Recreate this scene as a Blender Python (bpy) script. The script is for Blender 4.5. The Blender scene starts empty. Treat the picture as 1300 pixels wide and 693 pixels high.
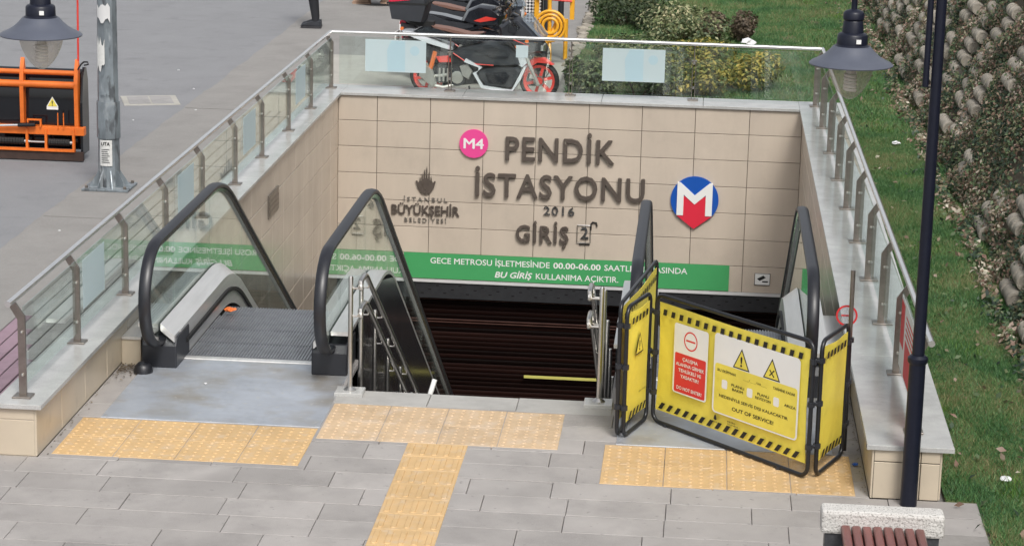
import bpy, bmesh, math, random
import numpy as np
from mathutils import Vector, Matrix
random.seed(7); np.random.seed(7)
C = bpy.context.scene
COL = C.collection
R = math.radians

# ------------------------------------------------------------------ camera, sky, sun, exposure
cam_d = bpy.data.cameras.new('camera'); cam = bpy.data.objects.new('camera', cam_d); COL.objects.link(cam)
cam_d.sensor_width = 36.0; cam_d.lens = 3025.23 / 1300 * 36; cam_d.clip_start = .3; cam_d.clip_end = 2000
_p, _y, _r = -.2376, -.0779, .0247
fwd = Vector((math.sin(_y), math.cos(_y), 0)); rgt = Vector((math.cos(_y), -math.sin(_y), 0)); up = Vector((0, 0, 1))
F = fwd * math.cos(_p) + up * math.sin(_p); U = up * math.cos(_p) - fwd * math.sin(_p)
R2 = rgt * math.cos(_r) + U * math.sin(_r); U2 = U * math.cos(_r) - rgt * math.sin(_r)
cam.matrix_world = Matrix(((R2.x, U2.x, -F.x, 4.1166), (R2.y, U2.y, -F.y, -14.2049), (R2.z, U2.z, -F.z, 4.788), (0, 0, 0, 1)))
C.camera = cam
SUN_EL, SUN_AZ = R(52), R(158)          # azimuth clockwise from +Y
w = bpy.data.worlds.new('World'); C.world = w; w.use_nodes = True
wn = w.node_tree; wn.nodes.clear()
wo = wn.nodes.new('ShaderNodeOutputWorld'); wb = wn.nodes.new('ShaderNodeBackground')
sky = wn.nodes.new('ShaderNodeTexSky'); sky.sky_type = 'NISHITA'; sky.sun_disc = False
sky.sun_elevation = SUN_EL; sky.sun_rotation = SUN_AZ; sky.air_density = 1.0; sky.dust_density = 4.0; sky.ozone_density = 1.0
hs = wn.nodes.new('ShaderNodeHueSaturation'); hs.inputs['Saturation'].default_value = .22
wn.links.new(sky.outputs[0], hs.inputs['Color']); wn.links.new(hs.outputs[0], wb.inputs[0]); wn.links.new(wb.outputs[0], wo.inputs[0])
wb.inputs[1].default_value = .135
sd = bpy.data.lights.new('sun', 'SUN'); sun = bpy.data.objects.new('sun', sd); COL.objects.link(sun)
sd.energy = 1.5; sd.angle = R(16); sd.color = (1, .96, .9)
sv = Vector((math.sin(SUN_AZ) * math.cos(SUN_EL), math.cos(SUN_AZ) * math.cos(SUN_EL), math.sin(SUN_EL)))
sun.rotation_euler = sv.to_track_quat('Z', 'Y').to_euler()
sun.location = sv * 60
C.view_settings.view_transform = 'Standard'; C.view_settings.look = 'None'; C.view_settings.gamma = 1
C.view_settings.exposure = .35
C.render.film_transparent = False
try:
    C.cycles.max_bounces = 10; C.cycles.transparent_max_bounces = 24; C.cycles.transmission_bounces = 8; C.cycles.caustics_reflective = False
except Exception: pass

# ------------------------------------------------------------------ materials
def srgb(r, g, b):
    f = lambda c: (c / 255 / 12.92) if c <= 10 else ((c / 255 + .055) / 1.055) ** 2.4
    return (f(r), f(g), f(b))
MATS = {}
def mat(name, col, rough=.6, metal=0., var=.12, scale=6., bump=0., bscale=60., rnd=0., spots=None, stretch=(1, 1, 1), spec=.5, coat=0., island=0., stain=0.):
    m = bpy.data.materials.new(name); m.use_nodes = True; nt = m.node_tree; N, L = nt.nodes, nt.links
    b = N['Principled BSDF']; b.inputs['Roughness'].default_value = rough; b.inputs['Metallic'].default_value = metal
    b.inputs['Specular IOR Level'].default_value = spec
    if coat: b.inputs['Coat Weight'].default_value = coat; b.inputs['Coat Roughness'].default_value = .08
    geo = N.new('ShaderNodeNewGeometry'); mp = N.new('ShaderNodeMapping'); mp.inputs['Scale'].default_value = stretch
    L.new(geo.outputs['Position'], mp.inputs['Vector'])
    n1 = N.new('ShaderNodeTexNoise'); n1.inputs['Scale'].default_value = scale; n1.inputs['Detail'].default_value = 6; n1.inputs['Roughness'].default_value = .6
    L.new(mp.outputs[0], n1.inputs['Vector'])
    mr = N.new('ShaderNodeMapRange'); mr.inputs[1].default_value = .25; mr.inputs[2].default_value = .75
    mr.inputs[3].default_value = 1 - var; mr.inputs[4].default_value = 1 + var; L.new(n1.outputs[0], mr.inputs[0])
    val = mr.outputs[0]
    def mul(a, bb):
        x = N.new('ShaderNodeMath'); x.operation = 'MULTIPLY'; L.new(a, x.inputs[0]); L.new(bb, x.inputs[1]); return x.outputs[0]
    if rnd:
        oi = N.new('ShaderNodeObjectInfo'); m2 = N.new('ShaderNodeMapRange'); m2.inputs[3].default_value = 1 - rnd; m2.inputs[4].default_value = 1 + rnd
        L.new(oi.outputs['Random'], m2.inputs[0]); val = mul(val, m2.outputs[0])
    if island:
        m3 = N.new('ShaderNodeMapRange'); m3.inputs[3].default_value = 1 - island; m3.inputs[4].default_value = 1 + island
        L.new(geo.outputs['Random Per Island'], m3.inputs[0]); val = mul(val, m3.outputs[0])
    if stain:
        n4 = N.new('ShaderNodeTexNoise'); n4.inputs['Scale'].default_value = 1.7; n4.inputs['Detail'].default_value = 8; n4.inputs['Roughness'].default_value = .7
        L.new(geo.outputs['Position'], n4.inputs['Vector'])
        m4 = N.new('ShaderNodeMapRange'); m4.inputs[1].default_value = .5; m4.inputs[2].default_value = .72; m4.inputs[3].default_value = 1; m4.inputs[4].default_value = 1 - stain
        L.new(n4.outputs[0], m4.inputs[0]); val = mul(val, m4.outputs[0])
    vm = N.new('ShaderNodeVectorMath'); vm.operation = 'SCALE'; vm.inputs[0].default_value = col; L.new(val, vm.inputs['Scale'])
    out = vm.outputs[0]
    if spots:
        for (sc_, lo, hi, c2) in spots:
            n2 = N.new('ShaderNodeTexNoise'); n2.inputs['Scale'].default_value = sc_; n2.inputs['Detail'].default_value = 3
            L.new(mp.outputs[0], n2.inputs['Vector'])
            r2 = N.new('ShaderNodeMapRange'); r2.inputs[1].default_value = lo; r2.inputs[2].default_value = hi; L.new(n2.outputs[0], r2.inputs[0])
            mx = N.new('ShaderNodeMix'); mx.data_type = 'RGBA'; L.new(r2.outputs[0], mx.inputs[0]); L.new(out, mx.inputs[6]); mx.inputs[7].default_value = (*c2, 1)
            out = mx.outputs[2]
    L.new(out, b.inputs['Base Color'])
    if bump:
        n3 = N.new('ShaderNodeTexNoise'); n3.inputs['Scale'].default_value = bscale; n3.inputs['Detail'].default_value = 4
        L.new(mp.outputs[0], n3.inputs['Vector'])
        bp = N.new('ShaderNodeBump'); bp.inputs['Strength'].default_value = bump; bp.inputs['Distance'].default_value = .01
        L.new(n3.outputs[0], bp.inputs['Height']); L.new(bp.outputs[0], b.inputs['Normal'])
    MATS[name] = m; return m
def glassmat(name, tint, ior=1.5, extra=None):
    m = bpy.data.materials.new(name); m.use_nodes = True; nt = m.node_tree; N, L = nt.nodes, nt.links
    N.remove(N['Principled BSDF']); o = N['Material Output']
    t = N.new('ShaderNodeBsdfTransparent'); t.inputs[0].default_value = (*tint, 1)
    g = N.new('ShaderNodeBsdfGlossy'); g.inputs['Roughness'].default_value = .01; g.inputs[0].default_value = (.9, .95, .93, 1)
    # Schlick reflectance, the same for both faces of the pane
    ge = N.new('ShaderNodeNewGeometry'); dt = N.new('ShaderNodeVectorMath'); dt.operation = 'DOT_PRODUCT'; L.new(ge.outputs['Normal'], dt.inputs[0]); L.new(ge.outputs['Incoming'], dt.inputs[1])
    def mth(op, a, bb=None):
        q = N.new('ShaderNodeMath'); q.operation = op
        for i_, v_ in enumerate((a, bb)):
            if v_ is None: continue
            if isinstance(v_, (int, float)): q.inputs[i_].default_value = v_
            else: L.new(v_, q.inputs[i_])
        return q.outputs[0]
    f0 = ((ior - 1) / (ior + 1)) ** 2
    fr_ = mth('ADD', mth('MULTIPLY', mth('POWER', mth('SUBTRACT', 1.0, mth('ABSOLUTE', dt.outputs['Value'])), 5.0), 1 - f0), f0)
    mx = N.new('ShaderNodeMixShader'); L.new(fr_, mx.inputs[0]); L.new(t.outputs[0], mx.inputs[1]); L.new(g.outputs[0], mx.inputs[2])
    res = mx.outputs[0]
    nz = N.new('ShaderNodeTexNoise'); nz.inputs['Scale'].default_value = 3.5; nz.inputs['Detail'].default_value = 7; nz.inputs['Roughness'].default_value = .65; L.new(ge.outputs['Position'], nz.inputs['Vector'])
    rr = N.new('ShaderNodeMapRange'); rr.inputs[1].default_value = .45; rr.inputs[2].default_value = .8; rr.inputs[3].default_value = .004; rr.inputs[4].default_value = .085; L.new(nz.outputs[0], rr.inputs[0])
    dd = N.new('ShaderNodeBsdfDiffuse'); dd.inputs[0].default_value = (.6, .6, .57, 1); ms = N.new('ShaderNodeMixShader'); L.new(rr.outputs[0], ms.inputs[0]); L.new(res, ms.inputs[1]); L.new(dd.outputs[0], ms.inputs[2]); res = ms.outputs[0]
    if extra:   # part diffuse, part see-through: frosted film, dusty globe
        c, f = extra; d = N.new('ShaderNodeBsdfDiffuse'); d.inputs[0].default_value = (*c, 1); tl = N.new('ShaderNodeBsdfTranslucent'); tl.inputs[0].default_value = (*c, 1)
        a = N.new('ShaderNodeMixShader'); a.inputs[0].default_value = .4; L.new(d.outputs[0], a.inputs[1]); L.new(tl.outputs[0], a.inputs[2])
        m2 = N.new('ShaderNodeMixShader'); m2.inputs[0].default_value = f; L.new(res, m2.inputs[1]); L.new(a.outputs[0], m2.inputs[2]); res = m2.outputs[0]
    L.new(res, o.inputs[0]); MATS[name] = m; return m

mat('asphalt', (.222, .225, .236), .9, var=.08, scale=1.3, bump=.35, bscale=180, spots=[(220, .55, .75, (.33, .33, .34)), (2.5, .6, .8, (.18, .18, .19))], stain=.12)
mat('old_pave', (.25, .24, .23), .92, var=.1, scale=2.2, bump=.3, bscale=150, spots=[(160, .56, .8, (.42, .41, .40))], stain=.15)
mat('mortar', (.19, .18, .17), .95, var=.2, scale=20)
mat('slab', (.335, .315, .302), .75, var=.13, scale=3., bump=.15, bscale=120, rnd=.11, spots=[(230, .55, .8, (.4, .39, .38)), (16, .66, .72, (.24, .23, .22)), (1.1, .55, .8, (.27, .255, .245))], stain=.22)
mat('slab_light', (.40, .39, .37), .6, var=.1, scale=9, rnd=.05, bump=.1, stain=.2)
mat('edge_slab', (.30, .285, .27), .8, var=.14, scale=9, rnd=.1, bump=.2, stain=.25)
mat('mauve_paver', (.31, .215, .26), .8, var=.12, scale=8, rnd=.1, stain=.2)
mat('grey_paver', (.34, .33, .325), .8, var=.12, scale=8, rnd=.08, stain=.2)
mat('concrete_pale', (.40, .385, .35), .9, var=.1, scale=3, bump=.2, stain=.2)
mat('tactile', (.57, .385, .19), .65, var=.10, scale=5, rnd=.06, spots=[(11, .52, .78, (.55, .42, .28))], stain=.2)
mat('tactile_worn', (.56, .41, .26), .65, var=.14, scale=7, rnd=.08, spots=[(7, .5, .8, (.52, .43, .34))], stain=.3)
mat('plate', (.44, .47, .52), .42, metal=.35, var=.16, scale=3.5, bump=.1, bscale=200, spots=[(2.2, .48, .7, (.33, .305, .27)), (18, .6, .8, (.5, .5, .48))], stain=.25)
mat('cladding', (.57, .49, .405), .23, var=.09, scale=2.4, stretch=(1, 1, .2), rnd=.04, spec=.5, stain=.1)
mat('cladding_side', (.56, .48, .37), .33, var=.06, scale=4, rnd=.02, spots=[(5, .62, .85, (.42, .36, .28))])
mat('joint', (.12, .105, .09), .9, var=.2)
mat('joint_light', (.50, .44, .36), .9, var=.1)
mat('amber', (.85, .42, .03), .4, var=.06, stain=.1)
mat('granite', (.47, .47, .455), .15, var=.16, scale=5, rnd=.05, spots=[(260, .5, .75, (.26, .26, .26)), (120, .6, .8, (.58, .58, .56))], stain=.22)
mat('granite_edge', (.16, .16, .16), .7, var=.2)
mat('steel', (.62, .60, .57), .28, metal=1, var=.08, scale=30)
mat('steel_post', (.31, .275, .245), .36, metal=.9, var=.2, scale=14)
mat('steel_rail', (.82, .81, .80), .26, metal=.9, var=.06, scale=10)
mat('steel_brushed', (.74, .735, .72), .36, metal=.6, var=.1, scale=18, stretch=(1, .1, 1), bump=.05)
mat('chrome', (.8, .8, .8), .08, metal=1, var=.03)
mat('rubber', (.010, .011, .016), .40, var=.2, scale=8, spec=.7)
mat('black_plastic', (.022, .024, .03), .42, var=.2, scale=9)
mat('black_band', (.022, .023, .026), .5, var=.3, scale=12)
mat('black_hole', (.003, .003, .003), .9, var=.2)
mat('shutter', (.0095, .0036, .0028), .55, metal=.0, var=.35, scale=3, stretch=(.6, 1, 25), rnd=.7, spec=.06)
mat('shutter_rail', (.07, .03, .022), .35, metal=.6, var=.3, scale=6)
mat('dark_panel', (.045, .047, .05), .16, var=.25, scale=2, rnd=.1, spec=.6)
mat('step', (.23, .24, .26), .45, metal=.5, var=.2, scale=10, stain=.3)
mat('step_rib', (.27, .28, .30), .4, metal=.5, var=.2, scale=10, stain=.3)
mat('stair', (.3, .29, .28), .5, var=.12, scale=6, rnd=.04)
mat('letter', (.165, .135, .115), .38, metal=.55, var=.12, scale=12)
mat('letter_side', (.3, .27, .24), .4, metal=.6)
mat('green', (.065, .36, .125), .45, var=.04, scale=4)
mat('white', (.82, .82, .80), .5, var=.03)
mat('offwhite', (.62, .62, .62), .6, var=.06)
mat('pink', (.80, .075, .30), .35, var=.02)
mat('blue', (.012, .09, .42), .3, var=.03)
mat('red', (.72, .03, .06), .35, var=.03)
mat('sign_red', (.70, .035, .04), .5, var=.03)
mat('yellow', (.83, .70, .10), .45, var=.07, scale=5, stain=.12, bump=.9, bscale=7)
mat('yellow_line', (.62, .58, .16), .4, var=.05)
mat('ink', (.012, .012, .012), .6, var=.1)
mat('tube_black', (.014, .015, .018), .32, var=.2, scale=20)
mat('lamp_navy', (.009, .011, .022), .38, var=.15, scale=20, spec=.35)
mat('lamp_shade', (.085, .095, .125), .42, var=.08, scale=14)
mat('galv', (.23, .262, .285), .5, metal=.4, var=.38, scale=8, stretch=(1, 1, .35), spots=[(7, .58, .68, (.42, .45, .47)), (13, .56, .66, (.11, .12, .13))], stain=.3, bump=.2)
mat('paper', (.62, .62, .60), .8, var=.12, scale=30)
mat('orange', (.78, .17, .02), .42, var=.12, scale=9, stain=.25)
mat('gloss_black', (.008, .009, .012), .12, var=.2, scale=4)
mat('brown_rubber', (.05, .028, .022), .8, var=.3, scale=12)
mat('bench_wood', (.16, .048, .04), .38, var=.25, scale=7, stretch=(6, .6, 6), rnd=.15, bump=.15, bscale=40, coat=.2)
mat('bench_concrete', (.60, .585, .56), .85, var=.08, scale=5, bump=.8, bscale=70, spots=[(90, .54, .64, (.30, .29, .27))])
mat('dark_granite', (.05, .052, .058), .5, var=.35, scale=60)
mat('soil', (.10, .082, .058), .95, var=.3, scale=5, bump=.5, bscale=40)
mat('lawn_soil', (.085, .11, .035), .95, var=.3, scale=3, bump=.5, bscale=60, spots=[(1.6, .56, .72, (.16, .125, .075))])
mat('block', (.31, .28, .235), .88, var=.2, scale=7, rnd=.2, bump=.5, bscale=60, spots=[(14, .58, .75, (.20, .19, .13))])
mat('tyre', (.02, .02, .021), .75, var=.2)
mat('engine', (.055, .055, .06), .5, metal=.4, var=.4, scale=25)
mat('bike_black', (.018, .02, .026), .18, var=.2, scale=8, coat=.5)
mat('bike_matte', (.03, .033, .04), .5, var=.2)
mat('bike_white', (.70, .72, .76), .25, var=.05, coat=.4)
mat('bike_silver', (.5, .49, .46), .32, metal=.5, var=.1)
mat('bike_red', (.75, .06, .045), .25, var=.06, coat=.4)
mat('bike_orange', (.8, .2, .05), .3, var=.1)
mat('seat_brown', (.20, .105, .08), .55, var=.12)
mat('lens_red', (.6, .02, .06), .15, var=.1, coat=.6)
mat('skin', (.45, .27, .19), .55, var=.05)
mat('trouser', (.015, .016, .02), .8, var=.2, scale=20)
mat('shirt', (.2, .22, .25), .8, var=.1)
mat('beige_shoe', (.42, .28, .2), .6)
mat('hair', (.02, .014, .01), .6)
mat('litter_white', (.8, .8, .82), .5, var=.05)
mat('stem', (.10, .07, .045), .9, var=.3)
def leafmat(name, cols, rough=.55, transl=.25):
    m = bpy.data.materials.new(name); m.use_nodes = True; nt = m.node_tree; N, L = nt.nodes, nt.links
    b = N['Principled BSDF']; b.inputs['Roughness'].default_value = rough
    geo = N.new('ShaderNodeNewGeometry'); cr = N.new('ShaderNodeValToRGB'); cr.color_ramp.interpolation = 'LINEAR'
    els = cr.color_ramp.elements
    while len(els) < len(cols): els.new(.5)
    for i, (p, c) in enumerate(cols): els[i].position = p; els[i].color = (*c, 1)
    nz = N.new('ShaderNodeTexNoise'); nz.inputs['Scale'].default_value = 1.1; nz.inputs['Detail'].default_value = 5; L.new(geo.outputs['Position'], nz.inputs['Vector'])
    ad = N.new('ShaderNodeMath'); ad.operation = 'MULTIPLY_ADD'; L.new(nz.outputs[0], ad.inputs[0]); ad.inputs[1].default_value = 1.5
    sb = N.new('ShaderNodeMath'); sb.operation = 'MULTIPLY_ADD'; L.new(geo.outputs['Random Per Island'], sb.inputs[0]); sb.inputs[1].default_value = .72; sb.inputs[2].default_value = -.61
    L.new(sb.outputs[0], ad.inputs[2]); L.new(ad.outputs[0], cr.inputs[0]); L.new(cr.outputs[0], b.inputs['Base Color'])
    tl = N.new('ShaderNodeBsdfTranslucent'); L.new(cr.outputs[0], tl.inputs[0]); mx = N.new('ShaderNodeMixShader'); mx.inputs[0].default_value = transl
    L.new(b.outputs[0], mx.inputs[1]); L.new(tl.outputs[0], mx.inputs[2]); L.new(mx.outputs[0], N['Material Output'].inputs[0]); MATS[name] = m
leafmat('ivy', [(0, (.022, .040, .030)), (.28, (.055, .095, .055)), (.48, (.14, .20, .09)), (.63, (.28, .22, .15)), (.78, (.28, .16, .125)), (1, (.70, .64, .52))])
leafmat('grass', [(0, (.042, .12, .045)), (.35, (.08, .205, .07)), (.58, (.14, .30, .10)), (.84, (.27, .27, .12)), (1, (.36, .29, .16))], transl=.3)
leafmat('grass_bright', [(0, (.08, .19, .025)), (1, (.16, .30, .05))], transl=.35)
leafmat('shrub', [(0, (.035, .06, .03)), (.4, (.08, .12, .05)), (.62, (.18, .22, .09)), (.85, (.42, .42, .24)), (1, (.55, .5, .3))])
leafmat('shrub_yellow', [(0, (.05, .08, .02)), (.4, (.13, .17, .04)), (.65, (.35, .30, .06)), (1, (.65, .48, .12))])
leafmat('shrub_dark', [(0, (.02, .035, .015)), (.6, (.05, .08, .03)), (1, (.12, .13, .07))])
leafmat('shrub_dry', [(0, (.06, .045, .03)), (.6, (.16, .12, .08)), (1, (.3, .24, .16))])
glassmat('glass', (.93, .97, .955)); glassmat('bal_glass', (.93, .97, .955), 1.55)
glassmat('film', (.8, .93, .94), 1.45, ((.78, .87, .89), .80))
glassmat('film_print', (.78, .92, .95), 1.45, ((.70, .85, .90), .8))
glassmat('globe', (.92, .90, .87), 1.4, ((.85, .80, .72), .26))
glassmat('screen', (.8, .84, .88), 1.45, ((.5, .55, .62), .25))
glassmat('acrylic', (.95, .95, .96), 1.45, ((.75, .78, .8), .22))
def checker():
    m = mat('checkered', (.5, .5, .5), .6); nt = m.node_tree; N, L = nt.nodes, nt.links
    t = N.new('ShaderNodeTexCoord'); mp = N.new('ShaderNodeMapping'); mp.inputs['Rotation'].default_value = (0, R(45), 0); mp.inputs['Scale'].default_value = (1, 0, 1)
    ck = N.new('ShaderNodeTexChecker'); ck.inputs['Scale'].default_value = 32; ck.inputs[1].default_value = (.02, .02, .03, 1); ck.inputs[2].default_value = (.8, .8, .8, 1)
    L.new(t.outputs['Object'], mp.inputs[0]); L.new(mp.outputs[0], ck.inputs[0]); L.new(ck.outputs[0], N['Principled BSDF'].inputs['Base Color'])
checker()

# ------------------------------------------------------------------ helpers
def tag(o, label=None, cat=None, group=None, kind=None):
    if label: o['label'] = label
    if cat: o['category'] = cat
    if group: o['group'] = group
    if kind: o['kind'] = kind
    return o
def thing(name, label, cat, loc=(0, 0, 0), rz=0, group=None):
    o = bpy.data.objects.new(name, None); o.empty_display_size = .1; COL.objects.link(o); o.location = loc; o.rotation_euler = (0, 0, rz)
    return tag(o, label, cat, group)
class MB:
    def __init__(s): s.v = []; s.f = []; s.mi = []; s.cur = 0
    def add(s, vs, fs):
        n = len(s.v); s.v += [tuple(v) for v in vs]; s.f += [tuple(i + n for i in f) for f in fs]; s.mi += [s.cur] * len(fs); return s
    def box(s, x0, x1, y0, y1, z0, z1, M=None):
        vs = [(x, y, z) for z in (z0, z1) for y in (y0, y1) for x in (x0, x1)]
        if M: vs = [M @ Vector(v) for v in vs]
        return s.add(vs, [(0, 2, 3, 1), (4, 5, 7, 6), (0, 1, 5, 4), (2, 6, 7, 3), (0, 4, 6, 2), (1, 3, 7, 5)])
    def cbox(s, x0, x1, y0, y1, z0, z1, c=.004):     # box with a chamfered top
        vs = [(x0, y0, z0), (x1, y0, z0), (x1, y1, z0), (x0, y1, z0), (x0, y0, z1 - c), (x1, y0, z1 - c), (x1, y1, z1 - c), (x0, y1, z1 - c),
              (x0 + c, y0 + c, z1), (x1 - c, y0 + c, z1), (x1 - c, y1 - c, z1), (x0 + c, y1 - c, z1)]
        fs = [(0, 3, 2, 1), (8, 9, 10, 11)] + [(i, (i + 1) % 4, (i + 1) % 4 + 4, i + 4) for i in range(4)] + [(i + 4, (i + 1) % 4 + 4, (i + 1) % 4 + 8, i + 8) for i in range(4)]
        return s.add(vs, fs)
    def tube(s, pts, r, n=10, close=False, caps=True):
        pts = [Vector(p) for p in pts]; m = len(pts); rs = r if isinstance(r, (list, tuple)) else [r] * m
        vs = []; prev = None
        for i, p in enumerate(pts):
            a = pts[(i - 1) % m] if (close or i > 0) else p; b = pts[(i + 1) % m] if (close or i < m - 1) else p
            t = (b - a).normalized()
            if prev is None:
                u = t.orthogonal().normalized()
            else:
                u = prev - t * prev.dot(t); u = u.normalized() if u.length > 1e-6 else t.orthogonal().normalized()
            prev = u; w_ = t.cross(u)
            for k in range(n):
                a_ = 2 * math.pi * k / n; vs.append(p + (u * math.cos(a_) + w_ * math.sin(a_)) * rs[i])
        fs = []
        for i in range(m if close else m - 1):
            j = (i + 1) % m
            for k in range(n): fs.append((i * n + k, i * n + (k + 1) % n, j * n + (k + 1) % n, j * n + k))
        if caps and not close: fs += [tuple(range(n - 1, -1, -1)), tuple((m - 1) * n + k for k in range(n))]
        return s.add(vs, fs)
    def lathe(s, prof, c=(0, 0, 0), n=24, ax='z'):
        vs = []
        for r, h in prof:
            for k in range(n):
                a = 2 * math.pi * k / n; q = (r * math.cos(a), r * math.sin(a), h)
                if ax == 'x': q = (q[2], q[0], q[1])
                elif ax == 'y': q = (q[0], q[2], q[1])
                vs.append((q[0] + c[0], q[1] + c[1], q[2] + c[2]))
        fs = [(i * n + k, i * n + (k + 1) % n, (i + 1) * n + (k + 1) % n, (i + 1) * n + k) for i in range(len(prof) - 1) for k in range(n)]
        ring_ = tuple(prof[0]) == tuple(prof[-1])
        if prof[0][0] > 1e-5 and not ring_: fs.append(tuple(range(n)))
        if prof[-1][0] > 1e-5 and not ring_: fs.append(tuple((len(prof) - 1) * n + k for k in range(n)))
        return s.add(vs, fs)
    def prism(s, poly, a0, a1, ax='y', taper=0.):    # polygon (p,q) extruded along ax; ax='y' -> (x,z), 'x' -> (y,z), 'z' -> (x,y)
        n = len(poly); cx = sum(p[0] for p in poly) / n; cy = sum(p[1] for p in poly) / n
        def P(p, a): return {'y': (p[0], a, p[1]), 'x': (a, p[0], p[1]), 'z': (p[0], p[1], a)}[ax]
        if taper:
            sh = [(cx + (p[0] - cx) * (1 - taper), cy + (p[1] - cy) * (1 - taper)) for p in poly]; d = (a1 - a0) * .25
            rings = [[P(p, a0) for p in sh], [P(p, a0 + d) for p in poly], [P(p, a1 - d) for p in poly], [P(p, a1) for p in sh]]
        else: rings = [[P(p, a0) for p in poly], [P(p, a1) for p in poly]]
        vs = [v for r_ in rings for v in r_]; k = len(rings)
        fs = [tuple(range(n)), tuple((k - 1) * n + i for i in range(n - 1, -1, -1))]
        for j in range(k - 1): fs += [(j * n + i, j * n + (i + 1) % n, (j + 1) * n + (i + 1) % n, (j + 1) * n + i) for i in range(n)]
        return s.add(vs, fs)
    def mesh(s, name, mats, smooth=False, fix=True):
        me = bpy.data.meshes.new(name); me.from_pydata(s.v, [], s.f)
        for m in (mats if isinstance(mats, (list, tuple)) else [mats]): me.materials.append(MATS[m])
        if max(s.mi or [0]) > 0: me.polygons.foreach_set('material_index', s.mi)
        if fix:
            bm = bmesh.new(); bm.from_mesh(me); bmesh.ops.recalc_face_normals(bm, faces=bm.faces[:]); bm.to_mesh(me); bm.free()
        if smooth:
            me.polygons.foreach_set('use_smooth', [True] * len(me.polygons))
            try: me.set_sharp_from_angle(angle=R(38))
            except Exception: pass
        me.update(); return me
    def build(s, name, mats, parent=None, smooth=False, loc=None, bevel=0):
        o = bpy.data.objects.new(name, s.mesh(name, mats, smooth)); COL.objects.link(o)
        if parent: o.parent = parent
        if loc: o.location = loc
        if bevel:
            b = o.modifiers.new('bevel', 'BEVEL'); b.width = bevel; b.segments = 2; b.limit_method = 'ANGLE'; b.angle_limit = R(40)
        return o
def inst(me, name, parent=None, loc=(0, 0, 0), rot=(0, 0, 0), scale=None):
    o = bpy.data.objects.new(name, me); COL.objects.link(o); o.location = loc; o.rotation_euler = rot
    if scale: o.scale = scale
    if parent: o.parent = parent
    return o
def nmesh(name, V, Fq, m):      # numpy mesh, all faces with the same corner count
    me = bpy.data.meshes.new(name); nv, nf, k = len(V), len(Fq), Fq.shape[1]
    me.vertices.add(nv); me.vertices.foreach_set('co', V.astype(np.float32).ravel())
    me.loops.add(nf * k); me.loops.foreach_set('vertex_index', Fq.astype(np.int32).ravel())
    me.polygons.add(nf); me.polygons.foreach_set('loop_start', np.arange(0, nf * k, k, dtype=np.int32))
    me.materials.append(MATS[m]); me.update(calc_edges=True); return me

CAPH = []
def raw_text(body, shear, spacing):
    cu = bpy.data.curves.new('t', 'FONT'); cu.body = body; cu.size = 1; cu.extrude = 0; cu.shear = shear; cu.space_character = spacing; cu.resolution_u = 3
    o = bpy.data.objects.new('t', cu); COL.objects.link(o); bpy.context.view_layer.update()
    me = bpy.data.meshes.new_from_object(o); COL.objects.unlink(o); bpy.data.objects.remove(o); bpy.data.curves.remove(cu)
    bm = bmesh.new(); bm.from_mesh(me); bpy.data.meshes.remove(me); bmesh.ops.remove_doubles(bm, verts=bm.verts[:], dist=1e-5); bm.verts.ensure_lookup_table(); bm.verts.index_update(); return bm
def glyphs(body, shear=0., spacing=1.):
    """one line -> list of (verts2d, faces) per visible character; dots and cedillas the font lacks are added"""
    if not CAPH:
        b0 = raw_text('H', 0, 1); CAPH.append(max(v.co.y for v in b0.verts)); b0.free()
    ch = CAPH[0]; base = body.replace('İ', 'I').replace('Ş', 'S').replace('Ğ', 'G'); bm = raw_text(base, shear, spacing)
    seen = set(); isl = []
    for v in bm.verts:
        if v.index in seen: continue
        st = [v]; seen.add(v.index); comp = []
        while st:
            q = st.pop(); comp.append(q.index)
            for e in q.link_edges:
                o2 = e.other_vert(q)
                if o2.index not in seen: seen.add(o2.index); st.append(o2)
        xs = [bm.verts[i].co.x - shear * bm.verts[i].co.y for i in comp]; isl.append([min(xs), max(xs), comp])
    isl.sort(key=lambda a: -(a[1] - a[0])); grp = []
    for a in isl:
        for g_ in grp:
            if min(a[1], g_[1]) - max(a[0], g_[0]) > .5 * (a[1] - a[0]): g_[2] += a[2]; break
        else: grp.append(list(a))
    grp.sort(key=lambda a: a[0]); out = []; cs = [c_ for c_ in body if c_ != ' ']; same = len(cs) == len(grp)
    for gi, g_ in enumerate(grp):
        idx = {i: n for n, i in enumerate(g_[2])}; vs = [(bm.verts[i].co.x, bm.verts[i].co.y) for i in g_[2]]
        fs = [tuple(idx[v.index] for v in f.verts) for f in bm.faces if f.verts[0].index in idx]
        c_ = cs[gi] if same else ''; xc = (g_[0] + g_[1]) / 2
        if c_ == 'İ':
            n = len(vs); r_ = .062; yc = ch * 1.20; vs += [(xc + shear * yc + r_ * math.cos(k * math.pi / 5), yc + r_ * math.sin(k * math.pi / 5)) for k in range(10)]; fs.append(tuple(range(n, n + 10)))
        if c_ == 'Ş':
            n = len(vs); P_ = [(-.03, .0), (.03, .0), (.02, -.05), (.065, -.08), (.06, -.15), (-.01, -.185), (-.07, -.165), (-.06, -.13), (.0, -.14), (.015, -.105), (-.03, -.085)]
            vs += [(xc + a + shear * b_, b_) for a, b_ in P_]; fs += [(n, n + 1, n + 2, n + 10), (n + 10, n + 2, n + 3, n + 9), (n + 9, n + 3, n + 4, n + 8), (n + 8, n + 4, n + 5), (n + 8, n + 5, n + 6, n + 7)]
        out.append((vs, fs))
    bm.free(); return out
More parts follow.
